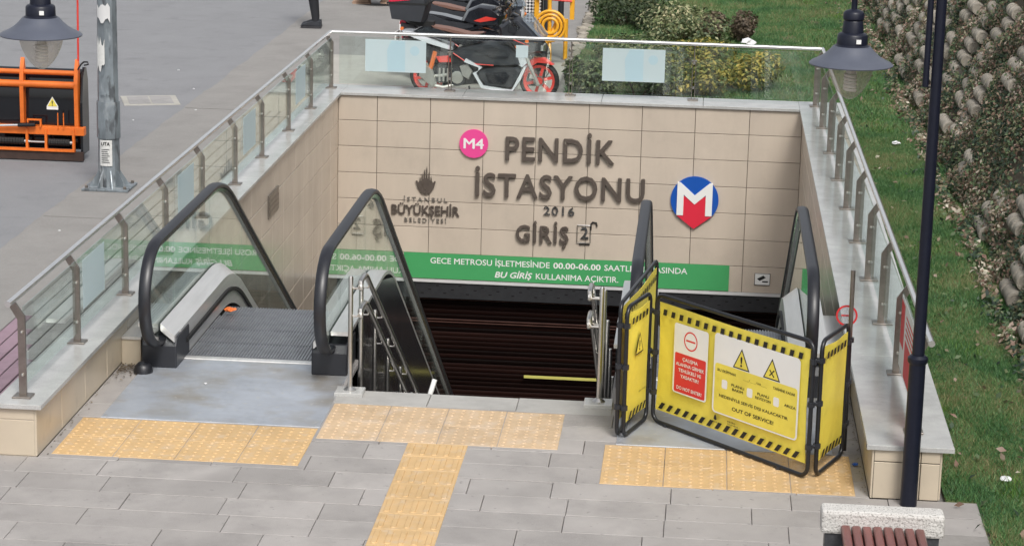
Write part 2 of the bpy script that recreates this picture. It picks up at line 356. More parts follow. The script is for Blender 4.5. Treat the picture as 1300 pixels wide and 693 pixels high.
def glyph_mesh(gl, name, m, Mx, sx, sy, cx, cy, ext, bold):
    vs, fs = [], []
    cp = [(0, 0, 0)] + ([(bold, 0, 1), (-bold, 0, 2), (0, bold, 3), (0, -bold, 4)] if bold else [])
    for (bx_, by_, k) in cp:
        for (v2, f2) in gl:
            n = len(vs); zt = ext - k * .00025 if ext else -k * .00002
            P_ = [((x + bx_ - cx) * sx, (y + by_ - cy) * sy) for x, y in v2]
            vs += [Mx @ Vector((x, y, zt)) for x, y in P_]; fs += [tuple(i + n for i in f) for f in f2]
            if ext:
                cnt = {}
                for f in f2:
                    for a, b_ in zip(f, f[1:] + f[:1]): cnt.setdefault(frozenset((a, b_)), []).append((a, b_))
                n2 = len(vs); vs += [Mx @ Vector((x, y, 0)) for x, y in P_]
                for e in cnt.values():
                    if len(e) == 1: a, b_ = e[0]; fs.append((b_ + n, a + n, a + n2, b_ + n2))
    me = bpy.data.meshes.new(name); me.from_pydata(vs, [], fs); me.materials.append(MATS[m]); me.update(); return me
def lay(body, w_, h_, shear, spacing):
    gl = glyphs(body, shear, spacing); xs = [x for g_ in gl for x, y in g_[0]]; sy = h_ / CAPH[0] if h_ else None
    sx = w_ / (max(xs) - min(xs)) if w_ else sy
    return gl, sx, sy or sx, (max(xs) + min(xs)) / 2, CAPH[0] / 2
def text(name, body, m, parent, Mx, w_=None, h_=None, ext=.0, bold=0., shear=0., spacing=1.):
    gl, sx, sy, cx, cy = lay(body, w_, h_, shear, spacing)
    o = bpy.data.objects.new(name, glyph_mesh(gl, name, m, Mx, sx, sy, cx, cy, ext, bold)); COL.objects.link(o); o.parent = parent; return o
def letters(body, m, parent, Mx, w_=None, h_=None, ext=.0, bold=0., shear=0., spacing=1.):     # every letter an object of its own
    gl, sx, sy, cx, cy = lay(body, w_, h_, shear, spacing)
    for g_ in gl:
        o = bpy.data.objects.new('letter', glyph_mesh([g_], 'letter', m, Mx, sx, sy, cx, cy, ext, bold)); COL.objects.link(o); o.parent = parent
def WALLM(x, y, z):     # text on a wall facing -Y
    return Matrix.Translation((x, y, z)) @ Matrix.Rotation(R(90), 4, 'X')

W, L, HC = 5.27, 12.45, .35
STAIR_Y = 1.78
DEPTH = -5.2

# ------------------------------------------------------------------ the ground and its surfaces
def sheet(rects, z, name, m, kind='structure'):
    b = MB()
    for (x0, x1, y0, y1) in rects: b.add([(x0, y0, z), (x1, y0, z), (x1, y1, z), (x0, y1, z)], [(0, 1, 2, 3)])
    o = b.build(name, m); o['kind'] = kind; return o
HX0, HX1, HY0, HY1 = .0, W, STAIR_Y, L + .3
sheet([(-600, HX0, -300, 900), (HX1, 600, -300, 900), (HX0, HX1, -300, HY0), (HX0, HX1, HY1, 900)], -.03, 'ground', 'mortar')
sheet([(-400, -1.9, -200, 600)], -.012, 'road', 'asphalt')
side = sheet([(-1.898, -1.12, -6, 60), (-1.12, -.27, 13.05, 60), (-.27, 2.32, 13.0, 60)], -.004, 'side_pavement', 'old_pave')
sheet([(-1.10, 2.30, 13.02, 17.6)], -.0008, 'parking_pavement', 'concrete_pale')
b = MB()      # saw-cut joints in the old pavement
for y in (6.95, 13.0, 1.0): b.box(-1.9, -1.12, y, y + .012, -.003, -.0012)
b.build('pavement_joint', 'mortar', side)
vs = []; rnd_ = random.Random(3); q_ = 0.
for k in range(560):     # ragged edge where the old pavement was poured against the asphalt
    q_ = q_ * .8 + rnd_.uniform(-.012, .012); vs += [(-1.925 + q_, -6 + k * .11, -.0075), (-1.88, -6 + k * .11, -.0045)]
MB().add(vs, [(2 * k, 2 * k + 1, 2 * k + 3, 2 * k + 2) for k in range(559)]).build('ragged_edge', 'old_pave', side)
paving = thing('pavement', None, None); paving['kind'] = 'structure'
def slab_obj(x0, x1, y0, y1, m, z=0., name='paving_slab', g=.0038, parent=None):
    zt = z + random.uniform(-.0022, .0022)
    bb = MB().cbox(x0 + g / 2, x1 - g / 2, y0 + g / 2, y1 - g / 2, -.028, zt, .003)
    o = bb.build(name, m, parent or paving); return o
row = 0; y = -2.4
while y < STAIR_Y - .35:
    y1 = y + .298; x = -.62 - random.random() * .4 if y < -.05 else .0 - random.random() * .3
    xe = 5.93 if y < -.2 else W
    while x < xe - .05:
        l_ = random.choice((.52, .6, .6, .74, .86)); x1 = min(x + l_, xe)
        if xe - x1 < .12: x1 = xe
        if not (y > -.05 and x1 < .02): slab_obj(max(x, 0.) if y > -.05 else x, x1, y, y1, 'edge_slab' if x > 5.4 else 'slab')
        x = x1
    y = y1 + .002
for (xa, xb) in ((1.60, 2.32), (2.32, 2.94), (2.94, 3.60)): slab_obj(xa, xb, 1.472, STAIR_Y + .02, 'slab_light', .002)
for (xa, xb, ya, yb) in ((0, .19, 1.472, 2.2), (1.60, 1.70, STAIR_Y + .02, 2.6), (3.58, 3.72, 1.472, 2.6), (5.1, W, 1.472, 2.3)): slab_obj(xa, xb, ya, yb, 'slab', -.001)
# tactile tiles: domes
b = MB().cbox(-.198, .198, -.198, .198, -.03, .004, .003)
for i in range(6):
    for j in range(6):
        cx, cy = -.198 + .033 + i * .0665, -.198 + .033 + j * .0665
        b.lathe([(.0165, .0035), (.0125, .0082), (.006, .0098), (0, .0101)], (cx, cy, 0), 7)
dome = b.mesh('tactile_tile', 'tactile'); dome2 = dome.copy(); dome2.materials[0] = MATS['tactile_worn']
for (x0, y0, me) in ((.069, .067, dome), (1.685, .656, dome2), (3.586, .018, dome)):
    for i in range(4):
        for j in range(2): inst(me, 'tactile_tile', paving, (x0 + .2 + .4 * i, y0 + .2 + .4 * j, random.uniform(0, .002)))
b = MB().cbox(-.198, .198, -.138, .138, -.03, .004, .003)
for i in range(5):
    cx = -.158 + i * .079; b.add(*(lambda pts: (pts, [(0, 1, 2, 3, 4, 5, 6, 7), *[(k, (k + 1) % 8, (k + 1) % 8 + 8, k + 8) for k in range(8)]]))(
        [(cx + a * .014, q, .0105) for a, q in ((-1, -.10), (-.5, -.112), (.5, -.112), (1, -.10), (1, .10), (.5, .112), (-.5, .112), (-1, .10))] +
        [(cx + a * .019, q, .0035) for a, q in ((-1, -.105), (-.5, -.118), (.5, -.118), (1, -.105), (1, .105), (.5, .118), (-.5, .118), (-1, .105))]))
guide = b.mesh('guide_tile', 'tactile')
for k in range(12): inst(guide, 'guide_tile', paving, (2.497, .656 - .14 - .279 * k, random.uniform(0, .002)))
# planks of stone outside the left parapet
strip = thing('paving_strip', None, None); strip['kind'] = 'structure'
bed = sheet([(-1.115, -.265, -3.2, 13.0)], -.006, 'strip_bed', 'ink'); bed.parent = strip
for r_ in range(7):
    xa = -1.12 + .118 * r_ + .004; yb = 3.42 - .41 * r_; y = yb - 1.44 * 4
    while y < 12.98:
        y1 = min(y + 1.44, 13.0); slab_obj(xa, xa + .118, y, y1, 'mauve_paver' if y1 < yb + .01 else 'grey_paver', .004, 'stone_plank', .013, strip); y = y1
# lawn
lawn = sheet([(2.42, 6.78, 13.02, 60), (5.74, 6.78, .0, 13.02), (5.95, 6.9, -4, .0)], -.006, 'lawn_ground', 'lawn_soil')
# rubble kerb between path and lawn
kerb = thing('rubble_kerb', 'line of rough broken stones edging the lawn behind the motorcycles', 'kerb')
stm = []
for k in range(4):
    bm = bmesh.new(); bmesh.ops.create_icosphere(bm, subdivisions=1, radius=.07)
    for v in bm.verts: v.co *= random.uniform(.7, 1.25); v.co.z *= .6
    me = bpy.data.meshes.new('kerb_stone'); bm.to_mesh(me); bm.free(); me.materials.append(MATS['block']); stm.append(me)
y = 17.3
while y < 28:
    inst(random.choice(stm), 'kerb_stone', kerb, (2.37 + random.uniform(-.04, .04), y, .02), (0, 0, random.random() * 6), (random.uniform(.8, 1.3),) * 3); y += random.uniform(.11, .2)

# ------------------------------------------------------------------ pit walls
def coping(parent, x0, x1, y0, y1, ax, joints):
    js = [y0 if ax == 'y' else x0] + joints + [y1 if ax == 'y' else x1]
    for a, c_ in zip(js[:-1], js[1:]):
        g = .002
        if ax == 'y': bb = MB().cbox(x0, x1, a + g, c_ - g, HC - .03, HC, .003)
        else: bb = MB().cbox(a + g, c_ - g, y0, y1, HC - .03, HC, .003)
        bb.build('coping_slab', 'granite', parent)
tile_cache = {}
def tilemesh(sx, sz, ax, m):
    k = (round(sx, 3), round(sz, 3), ax, m)
    if k not in tile_cache:
        g, c, t = .006, .0025, .012
        x0, x1, z0, z1 = g / 2, sx - g / 2, g / 2, sz - g / 2
        vs = [(x0, 0, z0), (x1, 0, z0), (x1, 0, z1), (x0, 0, z1), (x0, -t + c, z0), (x1, -t + c, z0), (x1, -t + c, z1), (x0, -t + c, z1),
              (x0 + c, -t, z0 + c), (x1 - c, -t, z0 + c), (x1 - c, -t, z1 - c), (x0 + c, -t, z1 - c)]
        fs = [(8, 9, 10, 11)] + [(i, (i + 1) % 4, (i + 1) % 4 + 4, i + 4) for i in range(4)] + [(i + 4, (i + 1) % 4 + 4, (i + 1) % 4 + 8, i + 8) for i in range(4)]
        bb = MB(); bb.add(vs, fs); me = bb.mesh('wall_tile', m)
        if ax == 'px': me.transform(Matrix.Rotation(R(90), 4, 'Z'))       # faces +X, runs along +Y
        if ax == 'nx': me.transform(Matrix.Rotation(R(-90), 4, 'Z'))      # faces -X, runs along -Y
        me.update(); tile_cache[k] = me
    return tile_cache[k]
# back wall
bw = thing('back_wall', 'beige tiled end wall of the station entrance under the name lettering', 'wall', (0, L, 0))
MB().box(-.26, W + .45, .0, .5, -1.80, HC - .031).build('wall_core', 'joint', bw)
zr = [.318, .03, -.27, -.575, -.88, -1.185, -1.49, -1.795]
xj = [.0, .45, 1.06, 1.67, 2.27, 2.87, 3.47, 4.07, 4.68, W]
for i in range(len(xj) - 1):
    for j in range(len(zr) - 1):
        o = inst(tilemesh(xj[i + 1] - xj[i], zr[j] - zr[j + 1], 'y', 'cladding'), 'wall_tile', bw, (xj[i], random.uniform(0, .0015), zr[j + 1])); o.rotation_euler = (random.uniform(-.0012, .0012), 0, random.uniform(-.0012, .0012))
coping(bw, .035, W - .035, -.036, .52, 'x', [1.42, 3.0, 4.15])
# left wall
lw = thing('left_wall', 'long beige tiled parapet and side wall left of the escalators', 'wall')
MB().prism([(0.004, -.03), (L + .5, -.03), (L + .5, HC - .031), (.004, HC - .031)], -.262, -.0125, 'x').build('wall_core', 'joint_light', lw)
MB().box(-.44, -.0125, 2.3, L + .5, DEPTH, -.03).build('wall_footing', 'joint_light', lw)
rw = thing('right_wall', 'beige tiled parapet and side wall on the lawn side, with wide grey coping', 'wall')
MB().box(W + .012, W + .42, .012, L + .5, -.03, HC - .031).build('wall_core', 'joint', rw)
MB().box(W + .012, W + .42, 2.3, L + .5, DEPTH, -.03).build('wall_footing', 'joint', rw)
for j in range(14):
    z1 = .318 - .305 * j; z0 = z1 - .305
    if j == 0: z0 = .0
    elif j >= 1: z1 = .0 - .305 * (j - 1); z0 = z1 - .305
    y = .0 if j == 0 else 2.3
    n = 0
    while y < L - .02:
        y1 = min(y + .6, L - .001)
        if L - y1 < .08: y1 = L - .001
        inst(tilemesh(y1 - y, z1 - z0, 'px', 'cladding_side' if j == 0 and y < 2.2 else 'cladding'), 'wall_tile', lw, (-.012 + random.uniform(-.0006, .0006), y, z0), (0, 0, random.uniform(-.0008, .0008)))
        inst(tilemesh(y1 - y, z1 - z0, 'nx', 'cladding_side' if j == 0 and y < 2.2 else 'cladding'), 'wall_tile', rw, (W + .012, y1, z0))
        y = y1; n += 1
        if n > 25: break
# parapet end faces and outer faces
for (wl, xs, sg) in ((lw, (-.262, -.012), -1), (rw, (W + .012, W + .30, W + .42), 1)):
    for a, c_ in zip(xs[:-1], xs[1:]):
        for (z0, z1) in ((0, .24), (.24, .318)): inst(tilemesh(c_ - a, z1 - z0, 'y', 'cladding_side'), 'wall_tile', wl, (a, .012, z0))
for k in range(21):
    inst(tilemesh(.6, .318, 'px', 'cladding_side'), 'wall_tile', rw, (W + .42, .012 + .6 * k, 0))
coping(lw, -.282, .038, -.03, L + .53, 'y', [1.57, 4.5, 7.4, 10.3])
coping(rw, W - .036, W + .50, -.02, L + .53, 'y', [2.08, 4.99, 7.92, 10.8])
# below the banner: black lintel, shutter
lin = thing('lintel', 'black perforated beam under the green banner, above the shutter', 'beam', (0, L, 0))
MB().box(-.0, W, -.012, .35, -2.02, -1.83).build('beam', 'black_band', lin)
MB().box(.0, W, -.03, .1, -1.83, -1.797).build('trim', 'offwhite', lin)
b = MB()
for k in range(60):
    x = .1 + k * .088; z = -1.86 - .045 * ((k * 2) % 3) - random.uniform(0, .01); b.box(x, x + .035, -.014, -.0125, z - .010, z)
b.build('vent_slot', 'black_hole', lin)
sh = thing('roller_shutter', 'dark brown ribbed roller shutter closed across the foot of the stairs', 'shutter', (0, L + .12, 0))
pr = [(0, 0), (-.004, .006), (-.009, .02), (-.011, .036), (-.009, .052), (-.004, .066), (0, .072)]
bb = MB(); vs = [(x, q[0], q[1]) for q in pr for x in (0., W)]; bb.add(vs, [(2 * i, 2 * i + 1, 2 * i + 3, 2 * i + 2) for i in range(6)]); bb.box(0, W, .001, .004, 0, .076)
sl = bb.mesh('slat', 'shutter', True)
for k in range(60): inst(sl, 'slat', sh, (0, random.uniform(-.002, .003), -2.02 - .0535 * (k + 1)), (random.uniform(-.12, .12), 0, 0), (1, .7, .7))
for z in (-2.055, -2.30, -2.33): MB().tube([(0, -.03, z), (W, -.03, z)], .008, 6).build('rail', 'shutter_rail', sh)
tape = MB().box(2.2, 3.08, L + .06, L + .075, -2.955, -2.925).build('yellow_strip', 'yellow_line'); tag(tape, 'thin bright yellow strip low across the dark shutter between the stair handrails', 'strip')
tape2 = MB().box(.70, 1.15, L + .06, L + .075, -2.955, -2.93).build('yellow_strip', 'yellow_line'); tag(tape2, 'short yellow strip on the shutter seen through the left escalator glass', 'strip')
uf = sheet([(-.4, W + .4, 1.5, L + 1)], DEPTH + .1, 'underground_floor', 'stair')
MB().box(0, W, STAIR_Y - .4, STAIR_Y - .02, DEPTH, -.03).build('stairwell_wall', 'joint')
tag(bpy.data.objects['stairwell_wall'], 'dark hidden wall under the top edge of the stairs', 'wall')

# ------------------------------------------------------------------ signs on the back wall
YF = L - .013
s = thing('station_name', 'large bronze raised letters reading PENDİK İSTASYONU on the beige tiles', 'sign', (0, 0, 0))
letters('PENDİK', 'letter', s, WALLM(2.55, YF - .002, -.225), w_=1.23, h_=.262, ext=.035, bold=.016, spacing=1.1)
letters('İSTASYONU', 'letter', s, WALLM(2.56, YF - .002, -.655), w_=1.93, h_=.262, ext=.035, bold=.016, spacing=1.1)
s = thing('entrance_lettering', 'small bronze raised word GİRİŞ with chrome 2 in a chrome frame', 'sign')
letters('GİRİŞ', 'letter', s, WALLM(2.375, YF - .002, -1.21), w_=.60, h_=.19, ext=.03, bold=.018, spacing=1.1)
text('numeral', '2', 'chrome', s, WALLM(2.86, YF - .002, -1.175), h_=.13, ext=.015, bold=.02)
b = MB(); hw = .095
pts = [(2.87 + x, YF - .012, -1.18 + z) for x, z in ((-hw, -hw * 1.15), (hw * .6, -hw * 1.15), (hw * .6, hw), (-hw, hw))]
b.tube(pts, .006, 6, close=True); b.build('frame', 'chrome', s)
MB().tube([(2.93, YF - .01, -1.14), (2.93, YF - .01, -1.07), (2.95, YF - .01, -1.045), (2.99, YF - .01, -1.05), (3.0, YF - .01, -1.09)], .01, 6).build('hook', 'ink', s)
MB().box(2.80, 2.92, YF - .012, YF, -1.315, -1.30).build('bar', 'ink', s)
s = thing('year_numerals', 'tiny mirror chrome digits 2016 between the station name and GİRİŞ', 'sign')
letters('2016', 'chrome', s, WALLM(2.56, YF - .002, -.93), w_=.35, h_=.095, ext=.02, bold=.01, spacing=1.15)
s = thing('municipality_sign', 'bronze municipal crest over the word BÜYÜKŞEHİR, left of the station name', 'sign')
letters('BÜYÜKŞEHİR', 'letter', s, WALLM(1.02, YF - .002, -.985), w_=.78, h_=.105, ext=.018, bold=.022)
letters('İSTANBUL', 'letter_side', s, WALLM(1.02, YF - .002, -.862), w_=.50, h_=.05, ext=.008, bold=.006, spacing=1.4)
letters('BELEDİYESİ', 'letter_side', s, WALLM(1.02, YF - .002, -1.105), w_=.48, h_=.05, ext=.008, bold=.006, spacing=1.4)
b = MB()
for sg in (-1, 1):
    b.prism([(1.02 + sg * x, z) for x, z in ((.0, -.80), (.05, -.785), (.095, -.72), (.115, -.645), (.10, -.64), (.085, -.665), (.07, -.64), (.055, -.665), (.028, -.72), (.004, -.76))], YF - .02, YF, 'y')
for x, zt in ((-.066, -.60), (-.042, -.555), (-.017, -.51), (.010, -.475), (.037, -.535), (.062, -.585)):
    b.prism([(1.02 + x - .009, -.68), (1.02 + x + .009, -.68), (1.02 + x + .007, zt - .04), (1.02 + x, zt), (1.02 + x - .007, zt - .04)], YF - .018, YF, 'y')
b.prism([(.955, -.66), (.98, -.625), (1.02, -.61), (1.06, -.625), (1.085, -.66), (1.055, -.73), (1.02, -.755), (.985, -.73)], YF - .014, YF, 'y')
b.build('crest', 'letter', s)
s = thing('line_roundel', 'pink disc with white M4 on the beige wall left of the station name', 'sign')
MB().lathe([(.165, 0), (.165, .02), (.158, .026)], (1.565, YF - .026, -.185), 40, 'y').build('disc', 'pink', s)
text('lettering', 'M4', 'white', s, WALLM(1.565, YF - .026, -.185), w_=.225, h_=.112, ext=.004, bold=.022)
s = thing('metro_logo', 'blue disc with white letter M over a red downward arrow, right of the lettering', 'sign')
lx, lz = 4.10, -.735
MB().lathe([(.272, 0), (.272, .025)], (lx, YF - .025, lz), 48, 'y').build('disc', 'blue', s)
MB().prism([(lx + x, lz + z) for x, z in ((-.17, .04), (.17, .04), (.20, -.185), (.06, -.29), (0, -.335), (-.06, -.29), (-.20, -.185))], YF - .031, YF - .003, 'y').build('arrow', 'red', s)
MB().prism([(lx + x, lz + z) for x, z in ((-.20, -.18), (-.20, .20), (-.165, .20), (0, .055), (.165, .20), (.20, .20), (.20, -.18), (.125, -.18), (.125, .06), (0, -.05), (-.125, .06), (-.125, -.18))], YF - .037, YF - .006, 'y').build('letter', 'white', s)
s = thing('banner', 'long green banner with white Turkish text about night metro hours', 'banner')
MB().box(.78, 4.53, YF - .012, YF - .002, -1.785, -1.487).build('sheet', 'green', s)
BY = YF - .013
text('lettering', 'GECE METROSU İŞLETMESİNDE', 'white', s, WALLM(1.78, BY, -1.572), w_=1.38, h_=.066, bold=.012)
text('lettering', '00.00-06.00', 'white', s, WALLM(2.785, BY, -1.572), w_=.54, h_=.066, bold=.026)
text('lettering', 'SAATLERİ ARASINDA', 'white', s, WALLM(3.575, BY, -1.572), w_=.95, h_=.066, bold=.012)
text('lettering', 'BU GİRİŞ', 'white', s, WALLM(2.055, BY, -1.708), w_=.43, h_=.066, bold=.026, shear=.25)
text('lettering', 'KULLANIMA AÇIKTIR.', 'white', s, WALLM(2.79, BY, -1.708), w_=.95, h_=.066, bold=.012)
s = thing('camera_sign', 'small white pictogram sign of a security camera low on the beige wall', 'sign')
MB().box(4.82, 5.0, YF - .008, YF, -1.70, -1.56).build('plate', 'white', s)
b = MB()
b.box(4.82, 5.0, YF - .0095, YF - .0082, -1.566, -1.56); b.box(4.82, 5.0, YF - .0095, YF - .0082, -1.70, -1.694); b.box(4.82, 4.826, YF - .0095, YF - .0082, -1.694, -1.566); b.box(4.994, 5.0, YF - .0095, YF - .0082, -1.694, -1.566)
b.prism([(4.85, -1.625), (4.92, -1.585), (4.95, -1.61), (4.88, -1.65)], YF - .0095, YF - .0082, 'y'); b.box(4.91, 4.975, YF - .0095, YF - .0082, -1.665, -1.65)
b.build('pictogram', 'ink', s)
s = thing('wall_grille', 'small dark framed socket plate on the left side wall', 'vent')
MB().box(.0, .012, 8.04, 8.58, -.19, .04).build('frame', 'steel_post', s)
b = MB()
for k in range(4): b.box(.012, .016, 8.08, 8.54, -.165 + .05 * k, -.13 + .05 * k)
b.build('grille', 'steel_post', s)

# ------------------------------------------------------------------ glass railings
def clip(bb, x, y, z, d=(1, 0)):
    bb.tube([(x, y, z), (x + .05 * d[0], y + .05 * d[1], z)], .014, 8)
def railing(name, label, posts, rail, side_, glass, films, dirv):
    t = thing(name, label, 'railing')
    for (x, y) in posts:
        ox, oy = side_
        hx, hy = (.024, .011) if abs(ox) > 0 else (.0, .024)
        if abs(ox) > 0:    # side rails: flat bar with a cranked top leaning outwards
            prof = [(-.024, 0), (.024, 0), (.024, .50), (.024 + .055 * ox, .592), (-.018 + .055 * ox, .612), (-.024, .52)]
            if ox < 0: prof = [(-.024, 0), (.024, 0), (.024, .52), (.018 - .055, .612), (-.024 - .055, .592), (-.024, .50)]
            p = MB().prism([(x + a, HC + .01 + q) for a, q in prof], y - .011, y + .011, 'y').build('post', 'steel_post', t)
        else:
            bb = MB()
            for dx in (-.02, .012): bb.box(x + dx, x + dx + .008, y - .03, y + .03, HC + .01, HC + .45)
            bb.box(x - .007, x + .007, y - .02, y + .01, HC + .45, HC + .63); bb.box(x - .03, x + .03, y - .034, y + .034, HC + .44, HC + .455)
            p = bb.build('post', 'steel_post', t)
        MB().cbox(x - .06, x + .06, y - .055, y + .055, HC, HC + .012, .004).build('base_plate', 'steel_post', p)
        bb = MB()
        for z in (.50, .78):
            gx = glass if abs(ox) > 0 else None
            if abs(ox) > 0: bb.lathe([(.0, 0), (.008, .003), (.011, .010), (.011, .02)], (x + .004, y - .030, z), 10, 'y')
            else: bb.tube([(x, y - .02, z), (x, y - .075, z)], .013, 8)
        bb.build('clip', 'steel', p)
    rl = MB().tube(rail, .021, 12).build('handrail', 'steel_rail', t, True)
    return t
yl = [.15, 1.48, 2.87, 4.22, 5.62, 7.06, 8.40, 9.88, 11.28, 12.70]
t = railing('left_glass_railing', 'steel and glass railing along the left parapet beside the road', [(-.125, y) for y in yl], [(-.16, -.03, 1.0), (-.16, 4, 1.0), (-.145, 9, 1.0), (-.13, 12.66, 1.0)], (-1, 0), 0, 0, 0)
for i, (a, c_) in enumerate(zip(yl[:-1], yl[1:])):
    g = MB().box(-.128, -.118, a + .03, c_ - .03, HC + .07, .935).build('glass_panel', 'glass', t)
    if i in (1, 3, 5, 7):
        m_ = {1: 1.92, 3: 4.95, 5: 8.0, 7: 11.0}[i] if i not in (5, 7) else (a + c_) / 2
        MB().box(-.117, -.1155, m_ - .30, m_ + .30, .55, .90).build('frosted_film', 'film', g)
# back
xb = [1.24, 2.63, 4.03]
t = railing('back_glass_railing', 'steel and glass railing across the back wall in front of the motorcycles', [(x, 12.78) for x in xb], [(-.13, 12.68, 1.0), (1.3, 12.70, 1.0), (2.62, 12.72, 1.0), (4.1, 12.71, 1.0), (5.47, 12.68, 1.0)], (0, 0), 0, 0, 0)
xs = [-.05] + xb + [5.40]
for i, (a, c_) in enumerate(zip(xs[:-1], xs[1:])):
    g = MB().box(a + .02, c_ - .02, 12.69, 12.70, HC + .06, .955).build('glass_panel', 'glass', t)
    for (fa, fb, za, zb) in ((.27, .97, .56, .93), (2.99, 3.70, .55, .925)):
        if a < fa and fb < c_:
            MB().box(fa, fb, 12.687, 12.6885, za, zb).build('frosted_film', 'film', g); m_ = (fa + fb) / 2
            MB().prism([(m_ - .09, za + .01), (m_ + .11, za + .01), (m_ + .11, zb - .01), (m_ - .05, zb - .01), (m_ - .10, zb - .12)], 12.6862, 12.6868, 'y').build('film_print', 'film_print', g)
            MB().lathe([(.055, 0), (.055, .0006)], (m_ + .22, 12.6862, zb - .12), 20, 'y').build('film_print', 'film_print', g)
    if i == 1: MB().box(2.0, 2.14, 12.687, 12.6885, .78, .92).build('frosted_film', 'film', g)
# right
yr = [.30, 1.64, 2.99, 4.35, 5.70, 7.07, 8.40, 9.80, 11.25, 12.66]
XR = lambda y: 5.555 - .0105 * y
t = railing('right_glass_railing', 'steel and glass railing along the right parapet beside the lawn', [(XR(y) - .012, y) for y in yr], [(XR(0) + .035, .02, 1.0), (XR(6) + .035, 6, 1.0), (5.47, 12.68, 1.0)], (1, 0), 0, 0, 0)
for i, (a, c_) in enumerate(zip(yr[:-1], yr[1:])):
    x = XR((a + c_) / 2); Mz = Matrix.Translation((x, (a + c_) / 2, 0)) @ Matrix.Rotation(R(.6), 4, 'Z'); h_ = (c_ - a) / 2 - .03
    g = MB().box(.0, .01, -h_, h_, HC + .07, .935, Mz).build('glass_panel', 'glass', t)
    if i == 0:
        ps = MB().box(-.004, -.001, -h_ + .02, h_ - .03, HC + .09, .925, Mz).build('poster', 'white', g)
        bb = MB(); bb.box(-.0055, -.0045, .36, h_ - .05, .60, .90, Mz); bb.box(-.0055, -.0045, -.5, .26, .45, .70, Mz); bb.build('print', 'sign_red', g)
        bb = MB()
        for k in range(4): bb.box(-.0055, -.0045, -.45, .25, .73 + .04 * k, .745 + .04 * k, Mz)
        bb.build('print_lines', 'sign_red', g)

# ------------------------------------------------------------------ escalators
def prof_line(z0, ya, yb, zb, y0, yend, n=8, slope=.5774):
    # flat at z0 from y0, then a curve and a 30 degree slope through (yb, zb)
    yi = yb - (z0 - zb) / slope; t_ = .42; pts = [(y0, z0)] if y0 < yi - t_ else []
    for k in range(n + 1):
        s_ = k / n; p0, p1, p2 = (yi - t_, z0), (yi, z0), (yi + t_ * .87, z0 - slope * t_ * .87)
        pts.append(((1 - s_) ** 2 * p0[0] + 2 * s_ * (1 - s_) * p1[0] + s_ * s_ * p2[0], (1 - s_) ** 2 * p0[1] + 2 * s_ * (1 - s_) * p1[1] + s_ * s_ * p2[1]))
    pts.append((yend, z0 - slope * (yend - yi))); return pts
YEND = 11.4
def strip_mesh(prof, xa, xb, drop_a=0., drop_b=0., th=None):   # ribbon along a profile with thickness
    bb = MB(); n = len(prof); th = th or .012
    vs = []
    for (y, z) in prof: vs += [(xa, y, z - drop_a), (xb, y, z - drop_b), (xb, y, z - drop_b - th), (xa, y, z - drop_a - th)]
    fs = [(0, 1, 2, 3), tuple((n - 1) * 4 + i for i in (3, 2, 1, 0))]
    for i in range(n - 1):
        for k in range(4): fs.append((i * 4 + k, i * 4 + (k + 1) % 4, i * 4 + 4 + (k + 1) % 4, i * 4 + 4 + k))
    return bb.add(vs, fs)
def sweep(bb, path, sec):     # path (y,z), section (dx, dn) with dn along the outward normal
    n = len(path); m = len(sec); vs = []
    for i, (y, z) in enumerate(path):
        a = path[max(i - 1, 0)]; c_ = path[min(i + 1, n - 1)]; ty, tz = c_[0] - a[0], c_[1] - a[1]; l_ = math.hypot(ty, tz); ny, nz = -tz / l_, ty / l_
        for (dx, dn) in sec: vs.append((dx, y + ny * dn, z + nz * dn))
    fs = [(i * m + k, i * m + (k + 1) % m, (i + 1) * m + (k + 1) % m, (i + 1) * m + k) for i in range(n - 1) for k in range(m)]
    fs += [tuple(range(m)), tuple((n - 1) * m + k for k in range(m - 1, -1, -1))]
    return bb.add(vs, fs)
rail_top = prof_line(.955, 0, 5.65, .205, 2.10, YEND)
rail_path = [(2.30, .20), (2.12, .205)]
for k in range(1, 14):
    a = R(-90 - 180 * k / 14); rail_path.append((2.10 + .39 * math.cos(a) * 1.05, .58 + .375 * math.sin(a)))
rail_path += [(2.10, .955)] + rail_top[1:]
